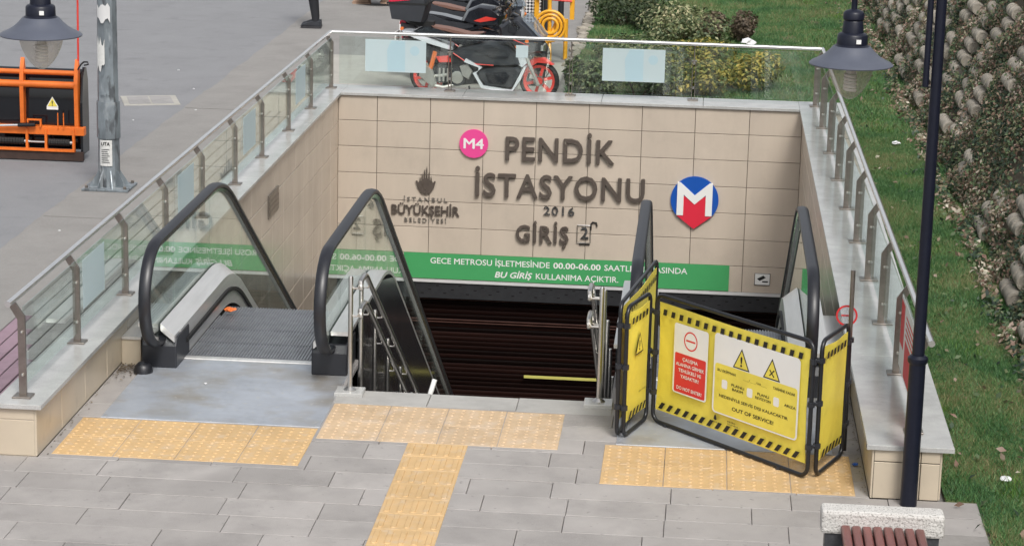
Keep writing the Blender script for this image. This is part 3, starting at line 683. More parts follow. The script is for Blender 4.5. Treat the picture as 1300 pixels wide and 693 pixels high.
def escalator(label, xa, xb, outer_a, outer_b):
    t = thing('escalator', label, 'escalator', (0, 0, 0))
    deck = prof_line(.335, 0, 5.58, -.42, 2.12, YEND)
    for x, sgn, xo in ((xa, 1, outer_a), (xb, -1, outer_b)):    # sgn: direction to the steps
        sec = [(x - .042, -.014), (x - .042, .006), (x - .030, .019), (x, .024), (x + .030, .019), (x + .042, .006), (x + .042, -.014), (x + .026, -.02), (x - .026, -.02)]
        hr = sweep(MB(), rail_path, sec).build('handrail', 'rubber', t, True)
        sec2 = [(x - .030, -.021), (x + .030, -.021), (x + .020, -.050), (x - .020, -.050)]
        sweep(MB(), rail_path[2:], sec2).build('handrail_guide', 'steel_rail', t)
        # glass, joints every 1.35 m along Y
        ys = [1.76, 2.62, 3.9, 5.2, 6.5, 7.8, 9.1, 10.4, YEND]
        def ztop(y):
            if y < 2.10: return .58 + .33 * math.sqrt(max(0, 1 - ((2.10 - y) / .345) ** 2))
            for p, q in zip(rail_top[:-1], rail_top[1:]):
                if p[0] <= y <= q[0]: return p[1] + (q[1] - p[1]) * (y - p[0]) / (q[0] - p[0]) - .045
            return rail_top[-1][1] - .045
        def zbot(y):
            if y < 2.12: return .58 - .33 * math.sqrt(max(0, 1 - ((2.10 - y) / .345) ** 2)) if y < 2.10 else .25
            for p, q in zip(deck[:-1], deck[1:]):
                if p[0] <= y <= q[0]: return p[1] + (q[1] - p[1]) * (y - p[0]) / (q[0] - p[0]) - .03
            return deck[-1][1] - .03
        for a, c_ in zip(ys[:-1], ys[1:]):
            a2, c2 = a + .006, c_ - .006; n = 14; st = [a2 + (c2 - a2) * k / n for k in range(n + 1)]
            bb = MB(); vs = []
            for y in st: vs += [(x - .005, y, zbot(y)), (x - .005, y, ztop(y)), (x + .005, y, ztop(y)), (x + .005, y, zbot(y))]
            fs = [(0, 1, 2, 3), tuple(n * 4 + i for i in (3, 2, 1, 0))] + [(i * 4 + k, i * 4 + (k + 1) % 4, i * 4 + 4 + (k + 1) % 4, i * 4 + 4 + k) for i in range(n) for k in range(4)]
            bb.add(vs, fs).build('glass_panel', 'bal_glass', t)
        # inner deck sloping to the skirt, skirt, black brush line
        strip_mesh(deck, *(sorted((x + sgn * .012, x + sgn * .115))), *((.0, .085) if sgn > 0 else (.085, .0)), th=.05).build('inner_deck', 'steel_brushed', t, True)
        sk = [(2.3 if i_ == 0 else y, z - .085) for i_, (y, z) in enumerate(deck)]
        xi = sorted((x + sgn * .113, x + sgn * .121))
        strip_mesh(sk, xi[0], xi[1], 0, 0, .24).build('skirt', 'steel_brushed', t, True)
        xi = sorted((x + sgn * .118, x + sgn * .140))
        strip_mesh([(y, z - .19) for y, z in prof_line(.335, 0, 5.58, -.42, 2.45, YEND)], xi[0], xi[1], 0, 0, .03).build('skirt_brush', 'ink', t)
        # outer deck
        xo_ = sorted((x - sgn * .012, xo)); strip_mesh(deck, xo_[0], xo_[1], 0, 0, .03).build('outer_deck', 'steel_brushed', t, True)
        # dark base box at the newel
        bb = MB(); w_ = .129
        bb.prism([(2.12, .003), (2.12, .17), (2.17, .232), (2.56, .232), (2.56, .003)], x - w_, x + w_, 'x'); bb.build('newel_base', 'black_plastic', t, bevel=.012)
        # outer cladding panels below the outer deck
        side_x = sorted((xo - sgn * .0, xo + sgn * .012)); yy = 2.6
        while yy < YEND:
            y1 = min(yy + 1.25, YEND); zt = lambda y: zbot(y) + .0
            bb = MB(); P = [(yy + .004, zt(yy) - .004), (min((yy + y1) / 2, y1), zt((yy + y1) / 2) - .004), (y1 - .004, zt(y1) - .004), (y1 - .004, max(zt(y1) - 2.2, DEPTH)), (yy + .004, max(zt(yy) - 2.2, DEPTH))]
            bb.prism(P, side_x[0], side_x[1], 'x').build('cladding_panel', 'dark_panel', t); yy = y1
    # steps
    xi0, xi1 = xa + .122, xb - .122; stp = []
    y = 2.46; z = .012; k = 0; w_ = xi1 - xi0
    bb = MB(); bb.box(0, w_, 0.012, .388, -.2, -.008)
    nr = 44
    for q in range(nr): bb.cur = 1; xx = w_ * (q + .25) / nr; bb.box(xx, xx + w_ / nr * .5, .010, .390, -.009, .0)
    bb.cur = 0
    sm = bb.mesh('step', ['step', 'step_rib'])
    rises = [0, .0, -.002, -.03, -.12] + [-.231] * 20
    for k in range(22):
        z += rises[k] if k < len(rises) else -.231
        inst(sm, 'step', t, (xi0, y + .4 * k, z)); 
    # comb plate and landing plate
    MB().cbox(xi0 - .0, xi1 + .0, 2.38, 2.455, -.02, .014, .005).build('comb_plate', 'steel_brushed', t)
    return t
escalator('left escalator, its ribbed steps in plain view behind the grey landing plate', .30, 1.54, .15, 1.69)
escalator('right escalator, standing behind the yellow folding barrier', 3.73, 4.95, 3.58, 5.10)
def plate(x0, x1, y0, y1, label):
    t = thing('landing_plate', label, 'floor plate')
    MB().cbox(x0, x1, y0, y1, -.02, .007, .004).build('plate', 'plate', t)
    b = MB()
    for (a, c_) in ((x0 + .03, y0 + .03), (x1 - .03, y0 + .03), ((x0 + x1) / 2, y0 + .03), (x0 + .03, y1 - .04), (x1 - .03, y1 - .04)): b.lathe([(.010, .007), (.008, .0088)], (a, c_, 0), 8)
    b.build('screw', 'steel', t)
plate(.185, 1.675, .885, 2.375, 'blue grey metal landing plate in front of the left escalator')
plate(3.66, 5.08, .83, 2.375, 'grey metal landing plate under the yellow barrier, before the right escalator')
# ledges between escalators and side walls
for (x0, x1, z0, lb) in ((.0, .146, .20, 'narrow steel capped ledge between the left wall and the left escalator'), (5.106, W, .12, 'narrow steel capped ledge between the right escalator and the right wall')):
    t = thing('ledge', lb, 'ledge')
    pr_ = prof_line(z0, 0, 5.58, z0 - .755, 2.22, YEND)
    strip_mesh(pr_, x0 + .002, x1, 0, 0, .02).build('cap', 'steel_brushed', t)
    strip_mesh([(y + .01, z - .021) for y, z in pr_], x0 + .002, x1 - .006, 0, 0, 1.2).build('body', 'cladding_side', t)
# stairs
t = thing('staircase', 'granite stairs going down between the two escalators', 'stairs')
b = MB().cbox(1.702, 3.568, 0, .32, -.17, 0, .004); sm = b.mesh('stair_step', 'stair')
for k in range(27): inst(sm, 'stair_step', t, (0, STAIR_Y + .02 + .30 * k, -.17 * (k + 1)))
MB().tube([(2.285, 1.90, -.08), (2.325, 1.95, .065)], .018, 8).build('stub', 'white', t)
# stair handrails
def arc(c, r, a0, a1, n, pl='yz', x=0): return [(x, c[0] + r * math.cos(R(a0 + (a1 - a0) * k / n)), c[1] + r * math.sin(R(a0 + (a1 - a0) * k / n))) for k in range(n + 1)]
def stair_rail(label, xp, xr, first):
    t = thing('stair_handrail', label, 'handrail')
    sl_ = .567
    for zt in (.80, .60):
        pts = [(xr, 1.80, zt - .06), (xr, 1.77, zt - .035), (xr, 1.775, zt - .008), (xr, 1.81, zt)] + [(xr, 1.98, zt - .005), (xr, 2.06, zt - .03), (xr, 9.5, zt - .03 - sl_ * (9.5 - 2.06))]
        MB().tube(pts, .019, 10).build('rail', 'steel', t, True)
        MB().lathe([(.0, -.02), (.028, -.012), (.032, .0), (.028, .012), (0, .02)], (xr, 1.785, zt - .035), 12, 'x').build('rail_end', 'white', t, True)
    k = 0
    for y in (1.71, 2.22, 2.95, 3.7, 4.5, 5.3, 6.1, 6.9, 7.7):
        st = 0 if y < STAIR_Y else -.17 * (int((y - STAIR_Y) / .30) + 1)
        ztop = .84 if y < 2 else .83 - sl_ * (y - 1.98)
        x = xp
        pst = MB().tube([(x, y, st), (x, y, ztop), (x, y, ztop + .012)], [.017, .017, .012], 10).build('post', 'steel', t, True)
        if k == 0: MB().lathe([(.045, .03), (.045, .036), (.02, .055)], (x, y, 0), 16).build('flange', 'steel', pst)
        dx = xr - xp
        for zt in (.80, .60):
            bb = MB()
            zz = (zt if y < 2 else zt - .03 - sl_ * (y - 2.06)) - .035
            bb.tube([(x, y, zz), (x + dx * .8, y, zz), (xr, y + .005, zz + .02)], .007, 6)
            bb.build('bracket', 'steel', pst)
        k += 1
    MB().cbox(xp - .10, xp + .10, 1.62, 1.79, .004, .032, .004).build('base_block', 'granite', t)
    return t
stair_rail('double steel handrail on the left side of the stairs, beside the left escalator', 1.755, 1.815, 0)
stair_rail('double steel handrail on the right side of the stairs, beside the folded barrier', 3.50, 3.415, 0)

# ------------------------------------------------------------------ yellow folding barrier
bar = thing('folding_barrier', 'yellow and black folding safety barrier standing before the right escalator', 'barrier')
def panel(p0, p1, h0=.07, h1=.90, front=None, lbl=None):
    """p0,p1: ground points of the two uprights; returns matrix: local x along panel, y = away from viewer, z up"""
    p0 = Vector((*p0, 0)); p1 = Vector((*p1, 0)); d = p1 - p0; wd = d.length; ang = math.atan2(d.y, d.x)
    Mx = Matrix.Translation(p0) @ Matrix.Rotation(ang, 4, 'Z')
    r = .065 if wd > .3 else .05; pts = []
    for (cx, cz, a0) in ((wd - r, h1 - r, 90), (wd - r, h0 + r, 0), (r, h0 + r, -90), (r, h1 - r, 180)):
        for k in range(6): a = R(a0 - 90 * k / 5); pts.append(Mx @ Vector((cx + r * math.cos(a), 0, cz + r * math.sin(a))))
    fr = MB().tube(pts, .0145, 10, close=True).build('frame', 'tube_black', bar, True)
    # vinyl sheet, slightly sagging between the tubes
    nx, nz = 20, 12; vs = []; z0, z1 = .105, h1 - .05; m_ = .024
    for side_ in (0, 1):
        for j in range(nz + 1):
            for i in range(nx + 1):
                u, v = i / nx, j / nz; x = m_ + (wd - 2 * m_) * u; pinch = .012 * math.sin(math.pi * v) * (1 if i in (0, nx) else .3)
                x += pinch * (1 - 2 * u); yy = .006 * math.sin(3.1 * u + 2 * v) + .004 * math.sin(9 * u) * v; zz = z0 + (z1 - z0) * v - .008 * math.sin(math.pi * u) * (1 if v > .5 else -.4)
                vs.append(Mx @ Vector((x, yy + side_ * .003, zz)))
    n1 = (nx + 1) * (nz + 1); fs = []
    for sd_ in (0, 1):
        for j in range(nz):
            for i in range(nx): a = sd_ * n1 + j * (nx + 1) + i; fs.append((a, a + 1, a + nx + 2, a + nx + 1))
    edge = [i for i in range(nx + 1)] + [j * (nx + 1) + nx for j in range(1, nz + 1)] + [nz * (nx + 1) + i for i in range(nx - 1, -1, -1)] + [j * (nx + 1) for j in range(nz - 1, 0, -1)]
    for a, c_ in zip(edge, edge[1:] + edge[:1]): fs.append((a, c_, c_ + n1, a + n1))
    shm = MB().add(vs, fs).build('sheet', 'yellow', bar, True)
    # hazard bars top and bottom (flat print)
    nb = max(3, int(wd / .083)); off = -.013
    for row_, zc in ((0, z1 - .055), (1, z0 + .042)):
        for k in range(nb):
            cx = .06 + (wd - .12) * (k + .5) / nb; s_ = .018
            sag = -.008 * math.sin(math.pi * cx / wd) * (1 if row_ == 0 else -.4)
            hh, sk = (.021, .004) if row_ == 0 else (.024, .018)
            MB().add([Mx @ Vector(q) for q in ((cx - s_ - sk, off, zc - hh + sag), (cx + s_ - sk, off, zc - hh + sag), (cx + s_ + sk, off, zc + hh + sag), (cx - s_ + sk, off, zc + hh + sag))], [(0, 1, 2, 3)]).build('hazard_stripe', 'ink', shm)
    return Mx, wd, shm
def hinge(x, y, x2, y2):
    for z in (.22, .50, .78):
        b = MB(); b.tube([(x, y, z - .016), (x, y, z + .016)], .024, 8); b.tube([(x2, y2, z - .016), (x2, y2, z + .016)], .024, 8); b.tube([(x, y, z), (x2, y2, z)], .012, 6)
        b.build('hinge', 'black_plastic', bar)
PA, PB = (3.885, 1.37), (4.893, .29)
Mx, wd, shm = panel(PA, PB, .022, .905)
def rrect(x0, x1, z0, z1, r, off):
    pts = []
    for (cx, cz, a0) in ((x1 - r, z1 - r, 90), (x1 - r, z0 + r, 0), (x0 + r, z0 + r, -90), (x0 + r, z1 - r, 180)):
        for k in range(5): a = R(a0 - 90 * k / 4); pts.append((cx + r * math.cos(a), off, cz + r * math.sin(a)))
    return pts
def pr(name, pts, m): bb = MB(); bb.add([Mx @ Vector(p) for p in pts], [tuple(range(len(pts)))]); return bb.build(name, m, shm)
def ptext(body, x, z, m, off=-.0152, **k): return text('print', body, m, shm, Mx @ Matrix.Translation((x, off, z)) @ Matrix.Rotation(R(90), 4, 'X'), **k)
# u runs 0..wd; positions measured from the photograph as fractions
pr('print_panel', rrect(.135 * wd, .36 * wd, .275, .755, .02, -.0130), 'white')
pr('print_panel', rrect(.145 * wd, .35 * wd, .285, .555, .012, -.0136), 'sign_red')
def ring(x, z, r, wth, off, m, nm='print'):
    bb = MB(); n = 32; vs = []
    for k in range(n): a = 2 * math.pi * k / n; vs += [Mx @ Vector((x + (r) * math.cos(a), off, z + r * math.sin(a))), Mx @ Vector((x + (r - wth) * math.cos(a), off, z + (r - wth) * math.sin(a)))]
    bb.add(vs, [(2 * k, 2 * k + 1, (2 * k + 3) % (2 * n), (2 * k + 2) % (2 * n)) for k in range(n)]); return bb.build(nm, m, shm)
ring(.245 * wd, .655, .066, .010, -.0136, 'sign_red')
pr('print', [(.245 * wd - .045, -.0136, .649), (.245 * wd + .045, -.0136, .649), (.245 * wd + .045, -.0136, .661), (.245 * wd - .045, -.0136, .661)], 'sign_red')
for i_, (tx, fw) in enumerate((('ÇALIŞMA', .10), ('ALANINA GİRMEK', .185), ('TEHLİKELİ VE', .15), ('YASAKTIR!', .12))): ptext(tx, .2475 * wd, .520 - .040 * i_, 'white', w_=fw * wd, h_=.022, bold=.02)
ptext('DO NOT ENTER!', .2475 * wd, .318, 'white', w_=.165 * wd, h_=.022, bold=.02)
pr('print_panel', rrect(.40 * wd, .935 * wd, .235, .775, .03, -.0130), 'white')
pr('print_panel', rrect(.41 * wd, .925 * wd, .245, .575, .022, -.0136), 'yellow')
for (fx, kind) in ((.575, '!'), (.765, 'x')):
    x, z = fx * wd, .635; h_ = .085
    pr('print', [(x - .078, -.0138, z - .055), (x + .078, -.0138, z - .055), (x, -.0138, z + .085)], 'ink')
    pr('print', [(x - .064, -.0144, z - .047), (x + .064, -.0144, z - .047), (x, -.0144, z + .069)], 'yellow')
    if kind == '!': ptext('!', x, z - .003, 'ink', h_=.062, bold=.04)
    else:
        for sg in (-1, 1):
            d1 = Vector((.019, 0, .019 * sg)); nn = Vector((-.0028 * sg, 0, .0028)); c0 = Vector((x, -.0152, z - .012))
            pr('print', [c0 - d1 - nn, c0 + d1 - nn, c0 + d1 + nn, c0 - d1 + nn], 'ink')
            e = c0 + d1; pr('print', [e + Vector((-.006, -.0001 * sg, -.004)), e + Vector((.006, -.0001 * sg, -.004)), e + Vector((.006, -.0001 * sg, .004)), e + Vector((-.006, -.0001 * sg, .004))], 'ink')
ptext('BU EKİPMAN', .485 * wd, .532, 'ink', w_=.115 * wd, h_=.017, bold=.012)
ptext('___/___/20___', .665 * wd, .525, 'ink', w_=.15 * wd, h_=.014)
ptext('TARİHİNE KADAR', .845 * wd, .532, 'ink', w_=.135 * wd, h_=.017, bold=.012)
for fx, tx, tw in ((.475, 'PLANLI\nBAKIM', .08), (.635, 'PLANLI\nREVİZYON', .095), (.80, 'ARIZA', .07)):
    pr('print', rrect(fx * wd - .026, fx * wd + .026, .415, .475, .012, -.0142), 'white')
    ln = tx.split('\n')
    for i_, l1 in enumerate(ln): ptext(l1, (fx + .085) * wd, .445 + (.014 if len(ln) > 1 else 0) - .028 * i_, 'ink', w_=tw * wd * (len(l1) / max(len(q) for q in ln)), h_=.017, bold=.014)
ptext('NEDENİYLE SERVİS DIŞI KALACAKTIR', .66 * wd, .362, 'ink', w_=.43 * wd, h_=.019, bold=.014)
ptext('OUT OF SERVICE!', .66 * wd, .300, 'ink', w_=.26 * wd, h_=.024, bold=.018)
pr('print', [(.415 * wd, -.0142, .192), (.425 * wd, -.0142, .182), (.435 * wd, -.0142, .192), (.431 * wd, -.0142, .212), (.425 * wd, -.0142, .224), (.419 * wd, -.0142, .212)], 'ink')
ptext('İSTANBUL', .425 * wd, .172, 'ink', w_=.055 * wd, h_=.010); ptext('METRO', .53 * wd, .204, 'ink', w_=.05 * wd, h_=.011, bold=.02); ptext('İSTANBUL', .54 * wd, .188, 'ink', w_=.07 * wd, h_=.010)
# left folded leaves
PA2 = (3.84, 1.40); PL = (3.70, .955)
MxB, wB, shB = panel(PL, PA2, .022, .905)
for pts, m_, of in (([(-.08, -.06), (.08, -.06), (0, .09)], 'ink', -.0138), ([(-.064, -.05), (.064, -.05), (0, .07)], 'yellow', -.0145)):
    bb = MB(); bb.add([MxB @ Vector((wB / 2 + a, of, .60 + q)) for a, q in pts], [(0, 1, 2)]); bb.build('print', m_, shB)
text('print', '!', 'ink', shB, MxB @ Matrix.Translation((wB / 2, -.0152, .597)) @ Matrix.Rotation(R(90), 4, 'X'), h_=.062, bold=.04)
text('print', 'METRO İSTANBUL', 'ink', shB, MxB @ Matrix.Translation((wB * .68, -.0152, .27)) @ Matrix.Rotation(R(90), 4, 'X'), w_=.15, h_=.012)
PL2 = (3.655, .975)
panel(PL2, (3.86, 2.28), .022, .925)
hinge(*PL, *PL2); hinge(*PA2, *PA)
# right leaf and the tall post
PB2 = (4.945, .325); PC = (5.135, .80); panel(PB2, PC, .022, .905)
hinge(*PB, *PB2)
MB().tube([(5.155, .86, .03), (5.150, .87, .80)], .0145, 10).build('tall_post', 'tube_black', bar, True)
MB().tube([(5.150, .87, .80), (5.147, .875, 1.24)], .0150, 10).build('tall_post_top', 'steel_post', bar, True)
hinge(5.153, .865, *PC)
b = MB(); b.lathe([(.068, 0), (.068, .003)], (5.125, .93, .925), 32, 'y'); sg_ = b.build('clear_disc', 'acrylic', bar)
n = 36; bb = MB(); vs = []
for k in range(n):
    a = 2 * math.pi * k / n
    for rr, yy in ((.070, .924), (.058, .924), (.058, .927), (.070, .927)): vs.append((5.125 + rr * math.cos(a), yy, .925 + rr * math.sin(a)))
bb.add(vs, [(4 * k + j, 4 * k + (j + 1) % 4, (4 * ((k + 1) % n)) + (j + 1) % 4, (4 * ((k + 1) % n)) + j) for k in range(n) for j in range(4)]); bb.box(5.09, 5.16, .924, .927, .920, .930)
bb.build('no_entry_ring', 'sign_red', sg_)
for (x, y) in ((3.98, 1.27), (4.72, .475), (3.69, 1.1)): MB().tube([(x, y, .0), (x, y, .025)], [.024, .020], 8).build('foot', 'black_plastic', bar)

# ------------------------------------------------------------------ street lamps, pole
def lamp_head(t, x, y, z):
    MB().lathe([(.247, .0), (.249, .006), (.235, .018), (.20, .034), (.165, .055), (.135, .082), (.115, .105), (.107, .112)], (x, y, z), 48).build('shade', 'lamp_shade', t, True)
    MB().lathe([(.10, .108), (.104, .112), (.096, .118), (.091, .122), (.089, .175), (.080, .186), (.064, .192), (.058, .255), (.054, .262), (.062, .272), (.062, .305), (.052, .318), (.03, .326), (.018, .33), (.018, .40), (.024, .42), (.024, .55)], (x, y, z), 32).build('housing', 'lamp_navy', t, True)
    MB().lathe([(.134, -.002), (.131, -.03), (.120, -.07), (.10, -.115), (.075, -.155), (.045, -.188), (.018, -.203), (0.0, -.206)], (x, y, z), 36).build('globe', 'globe', t, True)
    bb = MB(); pts = []
    for k in range(60): a = k * .55; pts.append((x + .032 * math.cos(a), y + .032 * math.sin(a), z - .05 - k * .0018))
    bb.tube(pts, .009, 6); bb.lathe([(.028, .0), (.028, -.05)], (x, y, z), 12); bb.build('bulb', 'white', t, True)
    MB().box(x + .018, x + .046, y - .094, y - .088, z + .135, z + .160).build('label_tag', 'white', t)
for (px, lx_, lb) in ((5.50, 4.995, 'dark street lamp on the right, its post standing against the end of the right parapet'), (-.39, .115, 'dark hanging lamp head at the upper left corner, in front of the road')):
    t = thing('street_lamp', lb, 'street lamp', group='hanging street lamps')
    sgn = -1 if lx_ < px else 1
    MB().tube([(px, -.10, 0), (px, -.10, .93)], [.052, .050], 16).build('base', 'lamp_navy', t, True)
    MB().lathe([(.052, .905), (.062, .92), (.062, .945), (.045, .96)], (px, -.10, 0), 20).build('collar', 'lamp_navy', t, True)
    MB().tube([(px, -.10, .93), (px, -.10, 4.15)], [.038, .028], 14).build('post', 'lamp_navy', t, True)
    MB().tube([(px + sgn * .062, -.10, 2.60), (px + sgn * .062, -.10, 4.0)], .019, 10).build('brace', 'lamp_navy', t, True)
    pts = [(px, -.10, 4.1)] + [(px + sgn * (.25 - .25 * math.cos(R(a))), -.10, 4.1 + .25 * math.sin(R(a))) for a in range(15, 181, 15)] + [(lx_, -.10, 3.9), (lx_, -.10, 3.2)]
    MB().tube(pts, .02, 10).build('arm', 'lamp_navy', t, True)
    lamp_head(t, lx_, -.10, 2.715)
t = thing('light_pole', 'galvanised octagonal street light pole with torn stickers beside the road', 'pole', (-1.625, 8.33, 0))
MB().tube([(0, 0, .02), (0, 0, .86)], [.108, .105], 8).build('lower_shaft', 'galv', t)
MB().tube([(0, 0, .50), (0, 0, .86)], [.118, .116], 8).build('sleeve', 'galv', t)
MB().tube([(0, 0, .80), (0, 0, 7)], [.104, .055], 8).build('shaft', 'galv', t)
MB().cbox(-.23, .23, -.2, .2, 0, .022, .004).build('base_plate', 'galv', t)
b = MB()
for a in range(0, 360, 45):
    M_ = Matrix.Rotation(R(a + 22), 4, 'Z'); b.add([M_ @ Vector(q) for q in ((.09, -.005, .02), (.20, -.005, .02), (.09, -.005, .2), (.09, .005, .02), (.20, .005, .02), (.09, .005, .2))], [(0, 1, 2), (5, 4, 3), (0, 3, 4, 1), (1, 4, 5, 2), (2, 5, 3, 0)])
b.build('gusset', 'galv', t)
b = MB()
for (x, y) in ((-.19, -.16), (.19, -.16), (-.19, .16), (.19, .16)): b.lathe([(.016, .022), (.016, .045), (.01, .05)], (x, y, 0), 6)
b.build('bolt', 'steel_post', t)
def sticker(z0, z1, a0, a1, m, rough=0):
    bb = MB(); n = 6; r_ = .112; vs = []
    top = [z1 + random.uniform(-rough, rough) for _ in range(n + 1)]; bot = [z0 + random.uniform(-rough, rough) for _ in range(n + 1)]
    for k in range(n + 1):
        a = R(a0 + (a1 - a0) * k / n); vs += [(r_ * math.cos(a), r_ * math.sin(a), bot[k]), (r_ * math.cos(a), r_ * math.sin(a), top[k])]
    bb.add(vs, [(2 * k, 2 * k + 2, 2 * k + 3, 2 * k + 1) for k in range(n)]); return bb.build('sticker', m, t)
sticker(.235, .49, -125, -60, 'paper')
sticker(1.20, 1.46, -135, -90, 'paper', .05); sticker(1.66, 1.80, -130, -60, 'offwhite', .03); sticker(.93, 1.12, -115, -70, 'galv', .03)
text('print', 'UTA', 'ink', t, Matrix.Translation((-.005, -.116, .455)) @ Matrix.Rotation(R(90), 4, 'X'), w_=.085, h_=.032, bold=.03)
b = MB()
for k in range(7): b.box(-.045, .035 - .01 * (k % 3), -.1165, -.1155, .27 + .021 * k, .276 + .021 * k)
b.build('print', 'bike_matte', t)
# manhole
t = thing('manhole_cover', 'worn square access cover set askew in the asphalt', 'manhole cover', (-2.42, 13.45, 0), R(18))
MB().cbox(-.33, .33, -.33, .33, -.02, -.004, .003).build('frame', 'concrete_pale', t)
b = MB()
for sg in (-1, 1): b.box(-.26 if sg < 0 else .01, -.01 if sg < 0 else .26, -.26, .26, -.01, -.001)
b.build('lid', 'grey_paver', t)

# ------------------------------------------------------------------ orange sweeper attachment
t = thing('road_sweeper', 'orange and black mechanical road sweeper attachment parked on the asphalt', 'sweeper', (0, 9.6, 0))
X0, X1 = -4.3, -2.20
prof = [(.10, .10), (.06, .35), (.07, .62), (.10, .85), (.16, .93), (.20, .93), (.24, .8), (.25, .5), (.24, .1)]
MB().prism(prof, X0, -2.25, 'x').build('hood', 'gloss_black', t, True)
MB().prism([(.02, .06), (.02, .6), (.07, .86), (.14, .955), (.20, .95), (.26, .82), (.28, .4), (.27, .06)], -2.25, -2.225, 'x').build('side_plate', 'gloss_black', t)
MB().tube([(X0, .03, .905), (-2.30, .03, .905)], .026, 12).build('tube', 'orange', t, True)
MB().tube([(X0, .0, .785), (-2.30, .0, .785)], .036, 12).build('tube', 'orange', t, True)
for x in (-2.85, -2.28, -3.7): MB().prism([(.05, .30), (-.02, .30), (-.03, .80), (.0, .95), (.05, 1.05), (.08, .95), (.07, .6)], x - .02, x + .02, 'x').build('upright', 'orange', t)
MB().box(X0, -2.20, -.03, .06, .265, .352).build('beam', 'orange', t, bevel=.006)
MB().box(X0, -2.30, -.05, -.02, .095, .122).build('lower_bar', 'orange', t)
MB().box(X0, -2.215, -.03, .02, .0, .09).build('rubber_flap', 'brown_rubber', t)
for xa, xb_ in ((-3.09, -2.83), (-2.57, -2.35), (-3.6, -3.35)):
    b = MB(); n = 9
    for k in range(n): xx = xa + (xb_ - xa) * k / n; b.tube([(xx, -.02, .19), (xx + (xb_ - xa) / n * .85, -.02, .19)], .036, 10)
    b.build('spring', 'ink', t); MB().tube([(xb_, -.02, .19), (xb_ + .05, -.02, .19)], .02, 8).build('spindle', 'steel', t)
for x in (-2.80, -2.60, -2.31, -3.3): MB().box(x - .012, x + .012, -.045, .0, .095, .33).build('bracket', 'orange', t)
MB().tube([(-2.8, -.01, .185), (-2.6, -.01, .185)], .012, 8).build('shaft', 'steel', t)
b = MB(); b.box(-2.79, -2.64, -.06, -.03, .415, .430); b.box(-2.79, -2.775, -.06, -.03, .352, .415); b.box(-2.655, -2.64, -.06, -.03, .352, .415); b.build('lug', 'orange', t)
MB().tube([(-3.3, -.07, .34), (-2.86, -.07, .365)], .013, 8).build('ram_rod', 'steel_rail', t, True); MB().tube([(-2.88, -.07, .364), (-2.70, -.07, .375)], .022, 8).build('ram_barrel', 'gloss_black', t, True)
for x in (-2.47, -2.41): MB().tube([(x, -.04, .33), (x, -.04, .50)], .006, 6).build('pin', 'orange', t)
MB().tube([(-2.27, .05, .85), (-2.26, .05, 2.1)], .011, 8).build('marker_pole', 'bike_red', t)
MB().tube([(-2.26, .0, .95), (-2.22, -.02, 1.01), (-2.19, -.02, 1.035), (-2.15, -.02, 1.035), (-2.145, -.02, 1.01), (-2.19, -.02, 1.0)], .009, 6).build('hook', 'ink', t)
b = MB(); b.prism([(-2.61, .515), (-2.49, .515), (-2.49, .55), (-2.55, .65), (-2.61, .55)], .055, .061, 'y'); b.build('decal', 'white', t)
b = MB(); b.prism([(-2.60, .55), (-2.50, .55), (-2.55, .635)], .052, .054, 'y'); b.build('decal_triangle', 'yellow', t)
text('print', '!', 'ink', t, WALLM(-2.55, .0515, .582), h_=.05, bold=.03)

# ------------------------------------------------------------------ motorcycles
def wheel(t, x, z, r, rim_m, y=0, w_=.055, name='wheel'):
    ty = MB(); pr_ = []
    for k in range(9): a = R(180 * k / 8); pr_.append((r - .035 + .035 * math.sin(a), -w_ + 2 * w_ * k / 8))
    pr_ = [(r - .06, -w_ * .7)] + pr_ + [(r - .06, w_ * .7), (r - .06, -w_ * .7)]
    o = ty.lathe(pr_, (x, y, z), 28, 'y').build(name, 'tyre', t, True)
    bb = MB(); bb.lathe([(r - .085, -.03), (r - .052, -.045), (r - .052, .045), (r - .085, .03), (r - .085, -.03)], (x, y, z), 28, 'y')
    for k in range(6):
        a = R(60 * k + 15); c_, s_ = math.cos(a), math.sin(a); M_ = Matrix.Translation((x, y, z)) @ Matrix.Rotation(-a, 4, 'Y')
        bb.box(.02, r - .08, -.03, .03, -.017, .017, M_)
    bb.lathe([(.04, -.045), (.04, .045)], (x, y, z), 14, 'y'); bb.build('rim', rim_m, o, True)
    MB().lathe([(.052, -.052), (.066, -.052), (.066, -.047), (.052, -.047), (.052, -.052)], (x, y, z), 20, 'y').build('brake_disc', 'steel', o)
    return o
